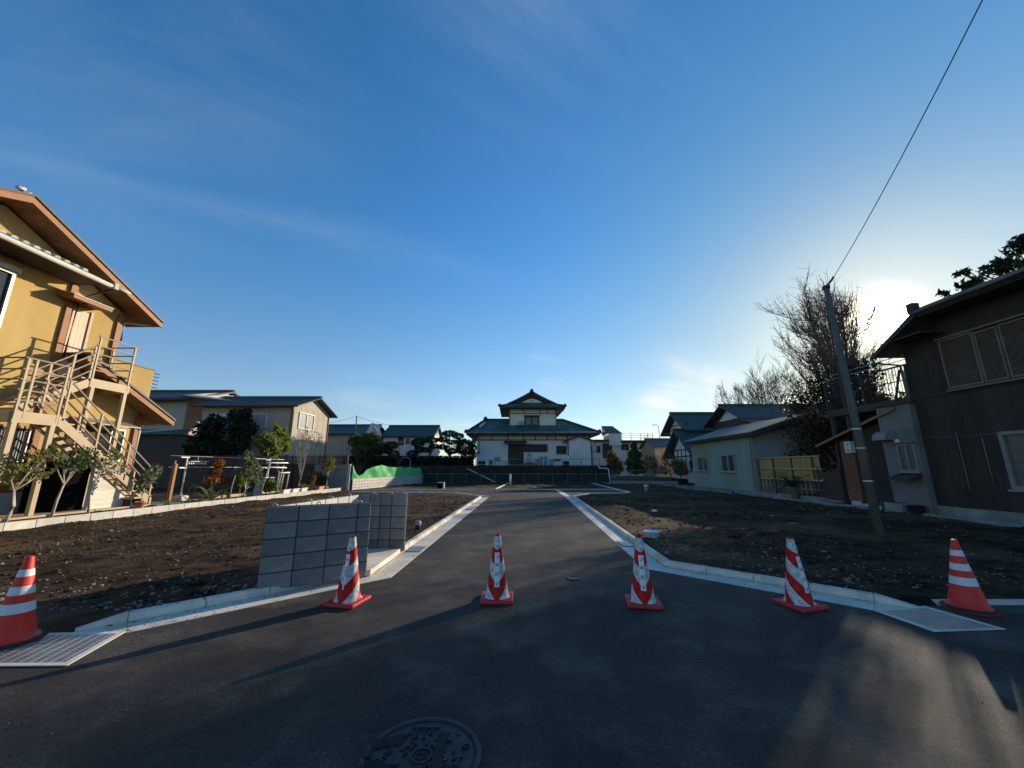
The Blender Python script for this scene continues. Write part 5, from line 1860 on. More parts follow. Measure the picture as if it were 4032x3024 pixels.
MB().box((5.25, 40.45, 1.7), (5.9, 40.75, 2.14)).build('stand', 'black', t)
t = thing('garden_bench', (-1.3, 40.6, 1.7), 'grey bench stacked with boxes left of the lattice door', 'bench')
MB().box((-1.9, 40.4, 2.12), (-.55, 40.8, 2.17)).build('seat', 'old_concrete', t)
for x in (-1.8, -.65):
    MB().box((x - .04, 40.45, 1.7), (x + .04, 40.75, 2.12)).build('leg', 'old_concrete', t)
for (x0, x1, z0, z1, m1, lab) in ((-1.85, -1.2, 2.17, 2.55, 'old_concrete', 'dark grey box at the left end of the bench'), (-.95, -.55, 2.17, 2.55, 'white_trim', 'white bag at the right end of the bench')):
    tag(bevel(MB().box((x0, 40.45, z0), (x1, 40.75, z1)).build('storage_box', m1), .04, 1), lab, 'box')
for i, (x0, x1, h, m1, lab) in enumerate(((-3.5, -2.75, .45, 'black', 'black box behind the short fence at the left house corner'), (-2.7, -2.4, .42, 'white_trim', 'white box left of the green box at the house corner'),
                                          (-2.35, -1.95, .55, 'leaf_olive', 'pale green box between white boxes at the house corner'))):
    tag(bevel(MB().box((x0, 40.3, 1.7), (x1, 40.7, 1.7 + h)).build('storage_box', m1), .03, 1), lab, 'box')


def fence(name, lab, p0, p1, z0, h, sp, m1, mesh=True, base=None):
    p0, p1 = V(p0), V(p1)
    t = thing(name, ((p0.x + p1.x) / 2, (p0.y + p1.y) / 2, z0), lab, 'fence')
    L = (p1 - p0).length
    MB().bar((*p0, z0 + h), (*p1, z0 + h), .05, .05).build('top_rail', m1, t)
    MB().bar((*p0, z0 + .1), (*p1, z0 + .1), .03, .03).build('bottom_rail', m1, t)
    n = int(L / sp)
    for i in range(n + 1):
        p = p0.lerp(p1, i / n)
        MB().box((p.x - .03, p.y - .03, z0), (p.x + .03, p.y + .03, z0 + h - .025)).build('post', m1, t)
    if mesh:
        q = MB()
        k = int(L / .22)
        for i in range(k):
            for s_ in (-1, 1):
                a = p0.lerp(p1, i / k)
                b = p0.lerp(p1, min(1, max(0, (i + s_ * 2.2) / k)))
                q.tube([(a.x, a.y, z0 + .1), (b.x, b.y, z0 + h - .03)], .006, 3, False)
        kind(q.build('wire_mesh', m1, t), 'stuff')
    return t


fence('mesh_fence', 'green wire mesh fence at the back of the plots below the house', (-8.6, 38.2), (9.5, 38.0), 0.0, .92, 1.35, 'green_rail')
fence('mesh_fence', 'green wire mesh fence on the low wall at the back right', (9.6, 37.8), (14.6, 36.4), 0.30, .95, 1.35, 'green_rail')
fence('terrace_fence', 'thin grey railing along the terrace edge in front of the house', (-.3, 39.5), (8.8, 39.5), 1.70, .62, 1.8, 'old_concrete', False)
fence('terrace_fence', 'short pale railing round boxes at the left house corner', (-3.7, 39.6), (-1.9, 39.6), 1.70, .85, 1.8, 'paleblue', False)
lb = thing('back_block_wall', (12, 37.2, 0), 'low grey block wall under the fence at the back right', 'wall')
block_run(lb, (9.5, 37.9), (15.2, 36.3), -0.05, [.5] * 11 + [.42], 1, .36, .15, 'old_concrete', 'void')
p_ = MB().tube([(8.55, 38.9, 1.75), (8.55, 38.6, 1.45), (9.25, 38.4, 1.40), (9.3, 37.9, 1.35), (9.35, 37.8, .05)], .05, 8).build('waste_pipe', 'white_trim', None, True)
tag(p_, 'white cranked waste pipe coming down beside the green fence', 'pipe')
p_ = MB().tube([(-4.4, 38.9, 1.4), (-1.6, 37.6, .15)], .05, 8).build('slanting_pipe', 'pale_base', None, True)
tag(p_, 'pale pipe slanting down through the green fence on the left', 'pipe')

# ================================================================ HOUSES FURTHER BACK
hc = gable_house('dark_tiled_house', 'dark house with green grey tiled roof beside the beige house', -24, -17.2, 46, 52, 0, 5.5, 6.6, 'x', .6, 'grey_wall', 'roof_teal2', .14)
window(hc, 'y', 46, -1, -19.8, -18.2, 3.6, 4.7, 2, 'alu', 'glass_dark', .06, .06)
MB().prism([(-17.2, 45.4, 5.35), (-15.3, 45.4, 5.1), (-16.3, 47, 6.55), (-17.2, 47, 6.75)], (0, 0, .1)).build('gablet_roof', 'tile_grey', hc)
MB().prism([(-16.9, 45.6, 5.2), (-15.5, 45.6, 5.1), (-16.3, 45.6, 6.3)], (0, .1, 0)).build('gablet', 'cream_wall', hc)
hd = gable_house('white_house', 'white two storey house with plain blue green roof behind clipped trees', -15.9, -9.9, 48, 54, 0, 5.35, 6.75, 'x', .35, 'white_plaster', 'roof_teal2', .12)
window(hd, 'y', 48, -1, -14.1, -13.4, 4.2, 5.15, 1, 'timber_dark', 'glass_dark', .08, .06)
window(hd, 'y', 48, -1, -13.2, -12.6, 4.3, 5.08, 1, 'alu', 'glass_blue', .06, .06)
window(hd, 'y', 48, -1, -11.6, -10.9, 4.6, 5.1, 1, 'timber_dark', 'glass_dark', .06, .06)
window(hd, 'x', -9.9, 1, 50.8, 51.1, 5.6, 6.2, 1, 'timber_dark', 'glass_dark', .04, .05)

he = thing('modern_white_house', (16, 56, 0.3), 'modern white flat roofed house with boxy stair tower and roof railing', 'house')
MB().box((11.2, 56, 0.3), (20.4, 63, 5.1)).build('wall', 'white_plaster', he)
MB().box((11.4, 55.7, 5.10), (14.0, 64, 5.45)).build('flat_roof', 'timber_dark', he)
MB().box((15.6, 55.5, 4.98), (21.2, 64, 5.34)).build('flat_roof', 'timber_dark', he)
MB().prism([(13.95, 55.6, 4.6), (15.72, 55.6, 4.6), (15.72, 55.6, 6.25), (13.95, 55.6, 6.25)], (0, 3.5, 0)).build('stair_tower', 'white_plaster', he)
MB().prism([(13.6, 55.5, 6.25), (15.85, 55.5, 6.25), (15.3, 58.6, 7.62), (13.6, 58.6, 7.62)], (0, 0, .08)).build('tower_roof', 'roof_dark', he)
MB().prism([(13.62, 55.6, 6.2), (13.62, 58.6, 6.2), (13.62, 58.6, 7.6), (13.62, 55.6, 6.26)], (.1, 0, 0)).build('tower_side', 'white_plaster', he)
MB().prism([(11.2, 56, 6.15), (13.6, 56, 6.55), (13.6, 56, 6.62), (11.2, 56, 6.22)], (0, 3, 0)).build('canopy', 'pale_base', he)
for (x, z) in ((15.9, 0), (17.2, 0), (18.6, 0), (19.6, 0), (20.3, 0)):
    MB().box((x - .03, 55.9, 5.34), (x + .03, 55.96, 6.36)).build('railing_post', 'alu', he)
for z in (5.75, 6.05, 6.36):
    MB().bar((15.85, 55.93, z), (20.4, 55.93, z), .04, .04).build('railing', 'alu', he)
MB().bar((18.7, 57, 5.5), (20.3, 57, 6.3), .05, .05).build('brace', 'alu', he)
MB().box((13.0, 55.96, 2.8), (14.4, 55.99, 4.9)).build('recess_shade', 'timber_dark', he)  # flat dark panel on the wall, painted as a recess in shade
window(he, 'y', 56, -1, 15.7, 16.78, 3.95, 4.8, 2, 'timber_dark', 'glass_dark', .07, .06)
window(he, 'y', 56, -1, 17.27, 17.95, 3.9, 5.0, 1, 'timber_dark', 'glass_blue', .08, .06)
window(he, 'y', 56, -1, 18.95, 19.85, 3.88, 4.38, 2, 'timber_dark', 'glass_dark', .06, .06)
window(he, 'y', 56, -1, 12.1, 12.7, 3.6, 4.6, 1, 'timber_dark', 'glass_dark', .06, .06)
MB().bar((11.1, 55.9, 3.4), (12.0, 55.9, 4.0), .06, .06).build('stair_rail', 'timber_dark', he)

hf = gable_house('ochre_house', 'small ochre house with grey roof and one bright curtained window', 18.3, 24, 50, 55, 0, 4.2, 5.15, 'x', .35, 'tan_wall', 'roof_metal', .1)
window(hf, 'y', 50, -1, 18.32, 18.95, 3.05, 3.7, 2, 'white_trim', 'leaf_white', .06, .06)

hg = gable_house('timbered_house', 'white house with dark timbers and green tiled gables behind the shed', 18.9, 27, 41.2, 46.2, 0, 5.75, 7.35, 'x', .85, 'white_plaster', 'roof_teal2', .2)
for z in (5.0, 5.7, 6.15):
    MB().box((18.83, 41.2, z), (18.899, 46.2, z + .11)).build('timber_beam', 'timber_dark', hg)
for i in range(6):
    y = 41.3 + i * .95
    MB().box((18.84, y, 3.0), (18.898, y + .1, 5.8)).build('timber_post', 'timber_dark', hg)
for x in (19.0, 20.9, 22.8, 24.6):
    MB().box((x, 41.13, 0.5), (x + .1, 41.199, 5.7)).build('timber_post', 'timber_dark', hg)
MB().box((18.9, 41.12, 5.05), (27, 41.198, 5.15)).build('timber_beam', 'timber_dark', hg)
MB().box((19.8, 41.10, 3.2), (21.6, 41.19, 5.0)).build('shutter', 'timber_dark', hg)
g2 = gable_house('timbered_annex', 'lower timbered gable with green roof in front of the timbered house', 18.0, 21.0, 38.3, 43.5, 0, 3.2, 5.2, 'x', .9, 'white_plaster', 'roof_teal2', .2)
for z in (2.6, 3.3):
    MB().box((17.93, 38.3, z), (17.999, 43.5, z + .1)).build('timber_beam', 'timber_dark', g2)
for i in range(6):
    MB().box((17.94, 38.5 + i * .95, 1.0), (17.998, 38.6 + i * .95, 3.3)).build('timber_post', 'timber_dark', g2)
hh_ = gable_house('low_dark_house', 'long dark house with grey roof below the bare trees on the right', 18.7, 36, 30.6, 35.6, 0, 5.45, 6.6, 'x', .7, 'timber_dark', 'roof_grey', .14)
MB().prism([(18.66, 31.6, 5.5), (18.66, 34.6, 5.5), (18.66, 33.1, 6.35)], (.035, 0, 0)).build('gable_panel', 'white_plaster', hh_)
MB().prism([(18.0, 28.2, 4.55), (36, 28.2, 4.55), (36, 30.5, 5.25), (18.0, 30.5, 5.25)], (0, 0, .1)).build('lower_roof', 'roof_dark', hh_)
for x in (21.0, 23.0, 26.5, 29.0):
    MB().prism([(x, 28.7, 4.82), (x + 1.3, 28.7, 4.82), (x + 1.3, 29.6, 5.10), (x, 29.6, 5.10)], (0, 0, .06)).build('skylight', 'tape_white', hh_)

# ---------------------------------------------------------------- masts, antenna, pylon
m_ = MB().tube([(-18.34, 45.2, 2), (-18.34, 45.2, 7.5)], [.09, .06], 8).build('utility_mast', 'pole_concrete', None, True)
tag(m_, 'slim pale mast in front of the dark tiled house', 'mast')
for nm, a, b, lab in (('a', (-18.34, 45.2, 7.4), (-26, 46, 6.4), 'thin wire running left from the slim mast'), ('b', (-18.34, 45.2, 7.4), (-11, 50, 6.2), 'thin wire running right from the slim mast')):
    pts = [V(a).lerp(V(b), i / 10) - V((0, 0, .3 * 4 * (i / 10) * (1 - i / 10))) for i in range(11)]
    tag(MB().tube(pts, .018, 4).build('overhead_wire', 'black', None), lab, 'wire')
t = thing('roof_antenna', (-19.9, 49, 6.6), 'television antenna on the dark tiled house roof', 'antenna')
MB().tube([(-19.9, 49, 6.6), (-19.9, 49, 7.5)], .025, 5).build('mast', 'alu', t)
MB().bar((-20.5, 49, 7.45), (-19.2, 49, 7.45), .03, .03).build('boom', 'alu', t)
for i in range(6):
    MB().bar((-20.4 + i * .22, 48.7, 7.47), (-20.4 + i * .22, 49.3, 7.47), .02, .02).build('element', 'alu', t)
t = thing('street_lamp', (29, 70, 0), 'thin far street lamp rising between the white and timbered houses', 'street lamp')
MB().tube([(25.9, 68, 0), (25.9, 68, 8.6), (25.5, 68, 8.9), (25.1, 68, 8.9)], .06, 6).build('post', 'alu', t)
MB().box((24.8, 67.9, 8.82), (25.2, 68.1, 8.92)).build('head', 'alu', t)
t = thing('lattice_pylon', (162, 400, 0), 'tiny far electricity pylon on the horizon right of the white house', 'pylon')
for s_ in (-1, 1):
    MB().tube([(150 + s_ * 3.5, 360, 0), (150 + s_ * .7, 360, 34)], .35, 4).build('leg', 'bluegrey_plastic', t)
for (z, w_) in ((22, 9), (27, 7.5), (31.5, 5)):
    MB().bar((150 - w_, 360, z), (150 + w_, 360, z), .4, .5).build('crossarm', 'bluegrey_plastic', t)
for i in range(8):
    MB().bar((150 - 3.4 + i * .38, 360, i * 4.1), (150 + 3.0 - i * .38, 360, i * 4.1 + 4), .3, .3).build('lattice', 'bluegrey_plastic', t)

# ================================================================ PLANTS AND TREES
def plant(name, label, base, cat, blobs, n, size, leaf, trunk_r=.03, trunk_m='bark', limbs=True, seed=1, group=None, fill=.35, asp=1.8, flat=0.0, top=None, lean=(0, 0)):
    rng = random.Random(seed)
    t = thing(name, base, label, cat, group)
    b = V(base)
    m = MB()
    zt = top if top is not None else min(x[0][2] for x in blobs)
    hub = V((b.x + lean[0], b.y + lean[1], zt))
    mid = b.lerp(hub, .5) + V((rng.uniform(-.06, .06), rng.uniform(-.06, .06), 0))
    m.tube([b, b.lerp(mid, .6), mid, hub], [trunk_r * 1.25, trunk_r, trunk_r * .9, trunk_r * .7], 7)
    if limbs:
        for bl in blobs:
            c = V(bl[0])
            k = hub.lerp(c, .5) + V((0, 0, -.08 * (c - hub).length))
            m.tube([hub - V((0, 0, .05)), k, c], [trunk_r * .7, trunk_r * .45, trunk_r * .18], 5)
            for _ in range(3):
                e = c + V((rng.uniform(-1, 1) * bl[1], rng.uniform(-1, 1) * bl[2], rng.uniform(-.6, .9) * bl[3])) * .8
                m.tube([k, k.lerp(e, .55) + V((0, 0, .05)), e], [trunk_r * .35, trunk_r * .2, trunk_r * .08], 4, False)
    m.build('trunk', trunk_m, t, True)
    leaves(MB(), [], 0, 0, rng) if False else None
    lv = leaves(MB(), blobs, n, size, rng, flat, asp, fill)
    lv.build('crown', leaf, t)
    return t


def bare_tree(name, label, base, stems, length, r, depth, seed, m1='bark', up=.25, spread=.5, kids=3, shrink=.66, fork=.9, wob=.1, trunk_h=1.0, open_=.35, vine=None):
    rng = random.Random(seed)
    t = thing(name, base, label, 'tree')
    b = V(base)
    m = MB()
    top = b + V((0, 0, trunk_h))
    m.tube([b, b.lerp(top, .5) + V((rng.uniform(-.05, .05), 0, 0)), top], [r * 1.3, r * 1.1, r], 9)
    m.build('trunk', m1, t, True)
    m = MB()
    tips = []
    for k in range(stems):
        a = 2 * PI * k / stems + rng.uniform(-.3, .3)
        d_ = V((math.cos(a) * open_, math.sin(a) * open_, 1))
        grow(m, top - V((0, 0, .1)), d_, length * rng.uniform(.85, 1.1), r * fork, depth, rng, up, spread, kids, tips, 6, wob, shrink)
    m.build('branches', m1, t)
    return t, tips


# --- garden in front of the yellow house
plant('fig_tree', 'small tree with pale crooked trunk and sparse leaves, nearest the left edge', (-12.45, 9.95, .14), 'tree',
      [((-12.5, 9.8, 1.45), .32, .38, .24), ((-12.4, 10.25, 1.7), .30, .35, .25), ((-12.5, 10.5, 1.35), .25, .3, .2), ((-12.6, 10.1, 1.1), .2, .3, .15)], 230, .08, 'leaf_yellow', .032, 'bark_pale', seed=2, top=.95, asp=1.5)
plant('fig_tree', 'small forked pale trunk with a dense green tuft under the stair landing', (-12.45, 10.92, .14), 'tree',
      [((-12.5, 11.45, 1.78), .32, .40, .33), ((-12.45, 11.2, 1.55), .25, .3, .25), ((-12.5, 10.6, 1.9), .22, .28, .2), ((-12.45, 10.9, 1.6), .18, .2, .15)], 620, .065, 'leaf_green', .032, 'bark_pale', seed=3, top=1.05, asp=1.5, lean=(0, .12))
plant('fig_tree', 'thin pale sapling with mottled leaves in front of the weathered boards', (-12.5, 11.9, .14), 'tree',
      [((-12.5, 12.25, 1.85), .25, .38, .28), ((-12.5, 12.05, 1.5), .25, .35, .25), ((-12.5, 12.5, 1.45), .2, .25, .2)], 230, .07, 'leaf_olive', .03, 'bark_pale', seed=4, top=1.2, asp=1.6)
def pot(name, lab, c, r0, r1, h, m1, cat='plant pot', square=False):
    t = thing(name, c, lab, cat)
    MB().lathe([(r0, 0), (r1, h * .85), (r1 * 1.08, h * .85), (r1 * 1.08, h), (r1 * .92, h), (r1 * .9, h * .9), (.001, h * .88)], c, 4 if square else 18, cap=False).build('shell', m1, t, not square)
    MB().lathe([(r1 * .88, h * .86), (.001, h * .9)], c, 12, cap=False).build('earth', 'soil', t)


pot('flower_pot', 'orange terracotta pot at the foot of the outside stairs', (-12.33, 13.3, .14), .10, .14, .24, 'terracotta')
plant('potted_shrub', 'spindly leafy shrub growing from the orange pot by the stairs', (-12.33, 13.3, .36), 'shrub',
      [((-12.3, 13.35, 1.15), .25, .30, .32), ((-12.35, 13.2, .85), .2, .25, .2), ((-12.3, 13.6, 1.35), .2, .2, .25)], 380, .075, 'leaf_olive', .02, 'bark_pale', seed=6, top=.62)
p_ = MB().hexa([(-12.46, 14.38, .1), (-12.34, 14.38, .1), (-12.34, 14.50, .1), (-12.46, 14.50, .1), (-12.45, 14.42, 1.62), (-12.35, 14.42, 1.62), (-12.35, 14.54, 1.62), (-12.45, 14.54, 1.62)])
tag(bevel(p_.build('wooden_post', 'brown_wood'), .01, 1), 'reddish brown square wooden post standing in the garden', 'post')

# --- laundry stands
def laundry_stand(lab, x, y, h=1.75):
    t = thing('laundry_stand', (x, y, .14), lab, 'laundry stand', 'laundry stands in the garden')
    bevel(MB().box((x - .2, y - .2, .14), (x + .2, y + .2, .36)).build('foot', 'concrete', t), .03, 1)
    MB().tube([(x, y, .3), (x, y, h + .15)], .032, 8).build('upright', 'white_trim', t, True)
    MB().bar((x, y - .32, h + .15), (x, y + .1, h + .15), .05, .05).build('arm', 'white_trim', t)
    MB().bar((x, y - .32, h - .28), (x, y + .1, h - .28), .05, .05).build('arm', 'white_trim', t)


laundry_stand('white laundry stand with concrete foot behind the wooden post', -13.6, 16.4)
laundry_stand('white laundry stand behind the silvery leaved shrub', -13.6, 22.0)
for z, lab in ((1.95, 'upper white laundry pole lying across the garden stands'), (1.50, 'lower white laundry pole lying across the garden stands')):
    tag(MB().tube([(-13.62, 15.6, z), (-13.62, 23.4, z)], .014, 6).build('laundry_pole', 'white_trim', None, True), lab, 'pole')
tag(MB().tube([(-13.3, 15.4, .14), (-13.3, 15.5, 1.75)], .03, 6).build('metal_rod', 'alu', None, True), 'thin upright metal rod beside the white laundry stand', 'rod')
t = thing('peg_hanger', (-13.62, 16.9, 1.7), 'white peg hanger hanging from the laundry pole', 'hanger')
MB().bar((-13.62, 16.5, 1.74), (-13.62, 17.5, 1.74), .25, .02).build('frame', 'white_trim', t)
for i in range(9):
    MB().box((-13.64, 16.53 + i * .11, 1.62), (-13.60, 16.57 + i * .11, 1.73)).build('peg', 'white_trim', t)
MB().tube([(-13.62, 17.0, 1.75), (-13.62, 17.0, 1.97)], .01, 5).build('hook', 'white_trim', t)


def strap(name, lab, base, n, L, w, leaf, seed, up=1.0):
    rng = random.Random(seed)
    t = thing(name, base, lab, 'plant')
    b = V(base)
    for i in range(n):
        a = rng.uniform(0, 2 * PI)
        d_ = V((math.cos(a), math.sin(a), 0))
        l_ = L * rng.uniform(.6, 1.1)
        rise = up * rng.uniform(.35, 1.15)
        m = MB()
        k = 6
        side = V((-d_.y, d_.x, 0))
        for j in range(k + 1):
            s_ = j / k
            p = b + d_ * (l_ * s_ * (1 - .25 * rise)) + V((0, 0, l_ * rise * (s_ * 1.5 - s_ * s_ * rng.uniform(.95, 1.2))))
            ww = w * (1 - s_ ** 2.2) * (.5 + min(1, s_ * 3) * .5) + .003
            m.v += [p - side * ww, p + V((0, 0, -ww * .5)), p + side * ww]
        m.f = [(3 * j + c, 3 * j + c + 1, 3 * j + c + 4, 3 * j + c + 3) for j in range(k) for c in (0, 1)]
        m.build('leaf', leaf, t, True)
    return t


strap('strap_leaf_plant', 'large pale green strap leaved plant arching by the garden kerb', (-12.4, 16.5, .14), 26, 1.15, .045, 'leaf_strap', 8, .95)
strap('strap_leaf_plant', 'low yellowish strap leaved plant sprawling left of the large one', (-12.45, 15.7, .14), 14, .75, .035, 'leaf_strap', 9, .35)
strap('grass_tuft', 'small green grass tuft at the foot of the wooden post', (-12.2, 14.25, .14), 18, .45, .012, 'leaf_lime', 10, 1.2)
strap('dark_sprig_plant', 'thin reddish bare sprig by the kerb left of the strap plants', (-12.2, 15.1, .14), 9, .6, .012, 'leaf_plum', 12, 1.2)
plant('orange_shrub', 'shrub with rusty orange leaves in front of the dark slatted fence', (-12.9, 17.3, .14), 'shrub',
      [((-12.9, 17.3, 1.65), .22, .25, .22), ((-12.9, 17.25, 1.3), .18, .2, .25), ((-12.9, 17.0, .95), .3, .35, .2), ((-12.9, 17.7, .95), .3, .45, .2)], 620, .075, 'leaf_orange', .02, seed=13, top=.6)
plant('silver_shrub', 'bushy silvery olive shrub in the middle of the garden row', (-12.45, 18.6, .14), 'shrub',
      [((-12.4, 18.3, 1.2), .40, .5, .40), ((-12.45, 18.95, 1.25), .40, .5, .5), ((-12.4, 18.5, 1.75), .30, .4, .30), ((-12.5, 19.2, .85), .3, .35, .25), ((-12.4, 18.2, 2.05), .12, .12, .25), ((-12.4, 18.55, 2.1), .1, .12, .25)], 1500, .085, 'leaf_olive', .03, 'bark_pale', seed=14, top=.5, asp=2.4)
plant('lime_shrub', 'small yellow green shrub at the left foot of the silvery shrub', (-12.3, 18.0, .14), 'shrub',
      [((-12.3, 18.0, .95), .2, .25, .3)], 260, .08, 'leaf_lime', .015, 'bark_pale', seed=15, top=.5, asp=2.2)
tag(MB().tube([(-12.0, 17.0, .14), (-12.05, 17.1, .7), (-12.1, 17.3, 1.15)], [.022, .018, .012], 6).build('cut_stem', 'bark_pale', None, True), 'bare pale cut stem leaning beside the strap plant', 'stem')
t = thing('plastic_stool', (-12.3, 19.2, .14), 'grey blue plastic stool stacked beside the silvery shrub', 'stool')
MB().lathe([(.17, .14), (.15, .36), (.17, .37), (.17, .42), (.15, .43), (.14, .60), (.16, .61), (.16, .66), (.001, .67)], (-12.3, 19.2, 0), 4, cap=False).build('body', 'bluegrey_plastic', t)
# --- loquat with long leaves, trained on a white pipe frame
lo = plant('loquat_tree', 'bright yellow green leaning tree tied to a frame of white pipes', (-12.5, 21.5, .14), 'tree',
      [((-12.5, 19.9, 2.75), .6, .75, .42), ((-12.5, 20.7, 2.95), .6, .7, .5), ((-12.5, 20.2, 2.35), .45, .55, .35), ((-12.5, 21.2, 2.6), .4, .5, .35), ((-12.5, 20.5, 3.4), .18, .2, .4), ((-12.5, 21.2, 3.25), .2, .3, .35)], 1500, .13, 'leaf_lime', .045, 'bark', seed=16, top=2.1, asp=3.2, lean=(0, -.75))
pf = thing('plant_support', (-12.5, 20.9, .14), 'frame of white pipes and stakes around the leaning yellow green tree', 'frame')
for (a, b) in (((-12.5, 20.0, 1.72), (-12.5, 21.9, 1.74)), ((-12.5, 20.1, 1.50), (-12.5, 21.8, 1.48)), ((-12.4, 21.0, 1.2), (-12.4, 22.0, 1.22)), ((-12.6, 20.0, .98), (-12.6, 20.95, .96)),
               ((-12.6, 20.0, .82), (-12.6, 20.95, .82)), ((-12.6, 20.0, .7), (-12.6, 20.9, .7)), ((-12.5, 20.3, 1.72), (-12.5, 19.8, .14)), ((-12.5, 21.5, 1.6), (-12.5, 21.2, .14)),
               ((-12.6, 20.0, 1.0), (-12.6, 20.0, .4)), ((-12.4, 21.0, 1.3), (-12.4, 20.95, .14)), ((-12.4, 21.95, 1.25), (-12.4, 21.8, .14)), ((-12.45, 21.55, 1.2), (-12.45, 21.35, .14))):
    MB().tube([a, b], .035, 8).build('pipe', 'white_trim' if a[2] < 1.6 and b[2] > .5 or a[2] > 1.45 and b[2] > 1 else 'bark_pale', pf, True)
plant('frame_shrub', 'dark leafy shrub growing inside the white pipe frame', (-12.5, 20.6, .14), 'shrub', [((-12.5, 20.5, .6), .3, .45, .4)], 420, .09, 'leaf_green', .02, seed=17, top=.3)
bt, tips = bare_tree('bare_shrub_tree', 'pale bare vase shaped small tree rising from the white planters', (-12.5, 23.4, .14), 4, 1.35, .045, 3, 31, 'bark_pale', .35, .38, 3, .68, .6, .07, .75, .28)
bt, tips = bare_tree('bare_shrub_tree', 'twiggy grey bare tree left of the precast panel wall', (-13.0, 25.6, .14), 3, 1.2, .045, 4, 32, 'bark', .12, .7, 3, .66, .6, .12, 1.5, .6)
leaves_m = leaves(MB(), [(V(p), .12, .12, .10) for p in tips[::3]], 500, .05, random.Random(4))
leaves_m.build('crown', 'leaf_plum', bt)
plant('sapling', 'slim leafy sapling with a stake in front of the precast panel wall', (-11.6, 24.9, .14), 'tree',
      [((-11.6, 24.9, 1.85), .35, .5, .30), ((-11.6, 25.2, 1.5), .3, .35, .22), ((-11.6, 24.6, 1.45), .25, .3, .2)], 500, .09, 'leaf_yellow', .025, 'bark_pale', seed=18, top=1.0)
plant('camellia_shrub', 'dense round dark green shrub behind the orange planter', (-12.5, 25.4, .14), 'shrub', [((-12.5, 25.2, .85), .45, .6, .42), ((-12.4, 25.7, .7), .4, .45, .35)], 1100, .08, 'leaf_green', .03, seed=19, top=.35)
plant('small_conifer', 'small reddish brown conifer beside the big brown pot', (-12.3, 24.5, .14), 'shrub', [((-12.3, 24.45, .75), .14, .16, .35), ((-12.3, 24.65, .85), .10, .12, .35)], 420, .05, 'leaf_orange', .015, seed=20, top=.45)


def trough(lab, x, y, w, m1):
    t = thing('planter_box', (x, y, .14), lab, 'planter')
    h = .24
    m = MB().hexa([(x - .10, y - w / 2 + .05, .14), (x + .10, y - w / 2 + .05, .14), (x + .10, y + w / 2 - .05, .14), (x - .10, y + w / 2 - .05, .14),
                   (x - .14, y - w / 2, .14 + h), (x + .14, y - w / 2, .14 + h), (x + .14, y + w / 2, .14 + h), (x - .14, y + w / 2, .14 + h)])
    m.build('box', m1, t)
    MB().box((x - .155, y - w / 2 - .012, .14 + h - .03), (x + .155, y + w / 2 + .012, .14 + h + .002)).build('rim', m1, t)
    MB().box((x - .12, y - w / 2 + .02, .14 + h + .002), (x + .12, y + w / 2 - .02, .14 + h + .008)).build('earth', 'soil', t)


trough('leftmost of the three white planter boxes along the garden kerb', -11.75, 20.6, .62, 'pot_white')
trough('middle of the three white planter boxes along the garden kerb', -11.72, 21.4, .62, 'pot_white')
trough('rightmost of the three white planter boxes along the garden kerb', -11.68, 22.2, .62, 'pot_white')
trough('orange brown planter box right of the big brown pot', -11.6, 24.0, .62, 'terracotta')
pot('flower_pot', 'big square brown pot between the white planters and the orange planter', (-11.7, 23.05, .14), .16, .24, .36, 'pot_brown', square=True)
pot('flower_pot', 'small pale pot right of the orange planter box', (-11.5, 24.65, .14), .08, .11, .18, 'pot_white')
plant('planter_succulent', 'low green growth spilling from the rightmost white planter', (-11.68, 22.2, .38), 'plant', [((-11.68, 22.2, .46), .14, .30, .10)], 200, .07, 'leaf_yellow', .012, limbs=False, seed=22, top=.44)
t = thing('garden_bench', (-13.4, 14.9, .14), 'low wooden bench beside the wooden post in the garden', 'bench')
MB().box((-13.5, 13.7, .42), (-13.1, 14.3, .48)).build('seat', 'beige_paint', t)
for y in (13.8, 14.2):
    MB().box((-13.45, y - .03, .14), (-13.15, y + .03, .42)).build('leg', 'timber_dark', t)
kind(MB().box((-14.4, 14.4, .12), (-12.75, 17.2, .165)).build('paving', 'old_concrete', org=(-13, 15, 0)), 'structure')
tag(MB().box((-13.2, 17.4, .14), (-13.08, 24.0, .26)).build('garden_edging', 'beige_paint'), 'long pale timber edging lying behind the garden plants', 'edging')

# --- dark evergreens before the beige house
plant('evergreen_tree', 'broad dark evergreen in front of the left part of the beige house', (-21.6, 27.8, .1), 'tree',
      [((-21.8, 27.8, 4.0), 1.0, .9, 1.1), ((-22.0, 27.8, 2.9), 1.3, 1.0, .9), ((-20.9, 27.8, 2.6), 1.1, 1.0, .8), ((-21.4, 27.8, 4.8), .6, .6, .5)], 2600, .16, 'leaf_dark', .12, seed=40, top=1.6)
plant('evergreen_tree', 'dark upright evergreen with ragged tips before the beige house windows', (-19.6, 27.7, .1), 'tree',
      [((-19.7, 27.7, 4.6), .75, .7, 1.1), ((-20.2, 27.7, 5.1), .35, .35, .6), ((-19.2, 27.7, 5.3), .30, .30, .65), ((-19.6, 27.7, 3.0), .9, .8, 1.0), ((-18.9, 27.7, 4.2), .5, .5, .7)], 2600, .15, 'leaf_dark', .12, seed=41, top=1.6)

# --- clipped trees and hedge left of the main house
def topiary(lab, x, y, blobs, n, seed, leaf='leaf_topiary', r_=.10, size=.13):
    return plant('topiary_tree', lab, (x, y, 1.68), 'tree', blobs, n, size, leaf, r_, 'bark', seed=seed, top=min(b[0][2] for b in blobs) - .5, fill=.72, asp=1.4, group='clipped trees left of the main house')


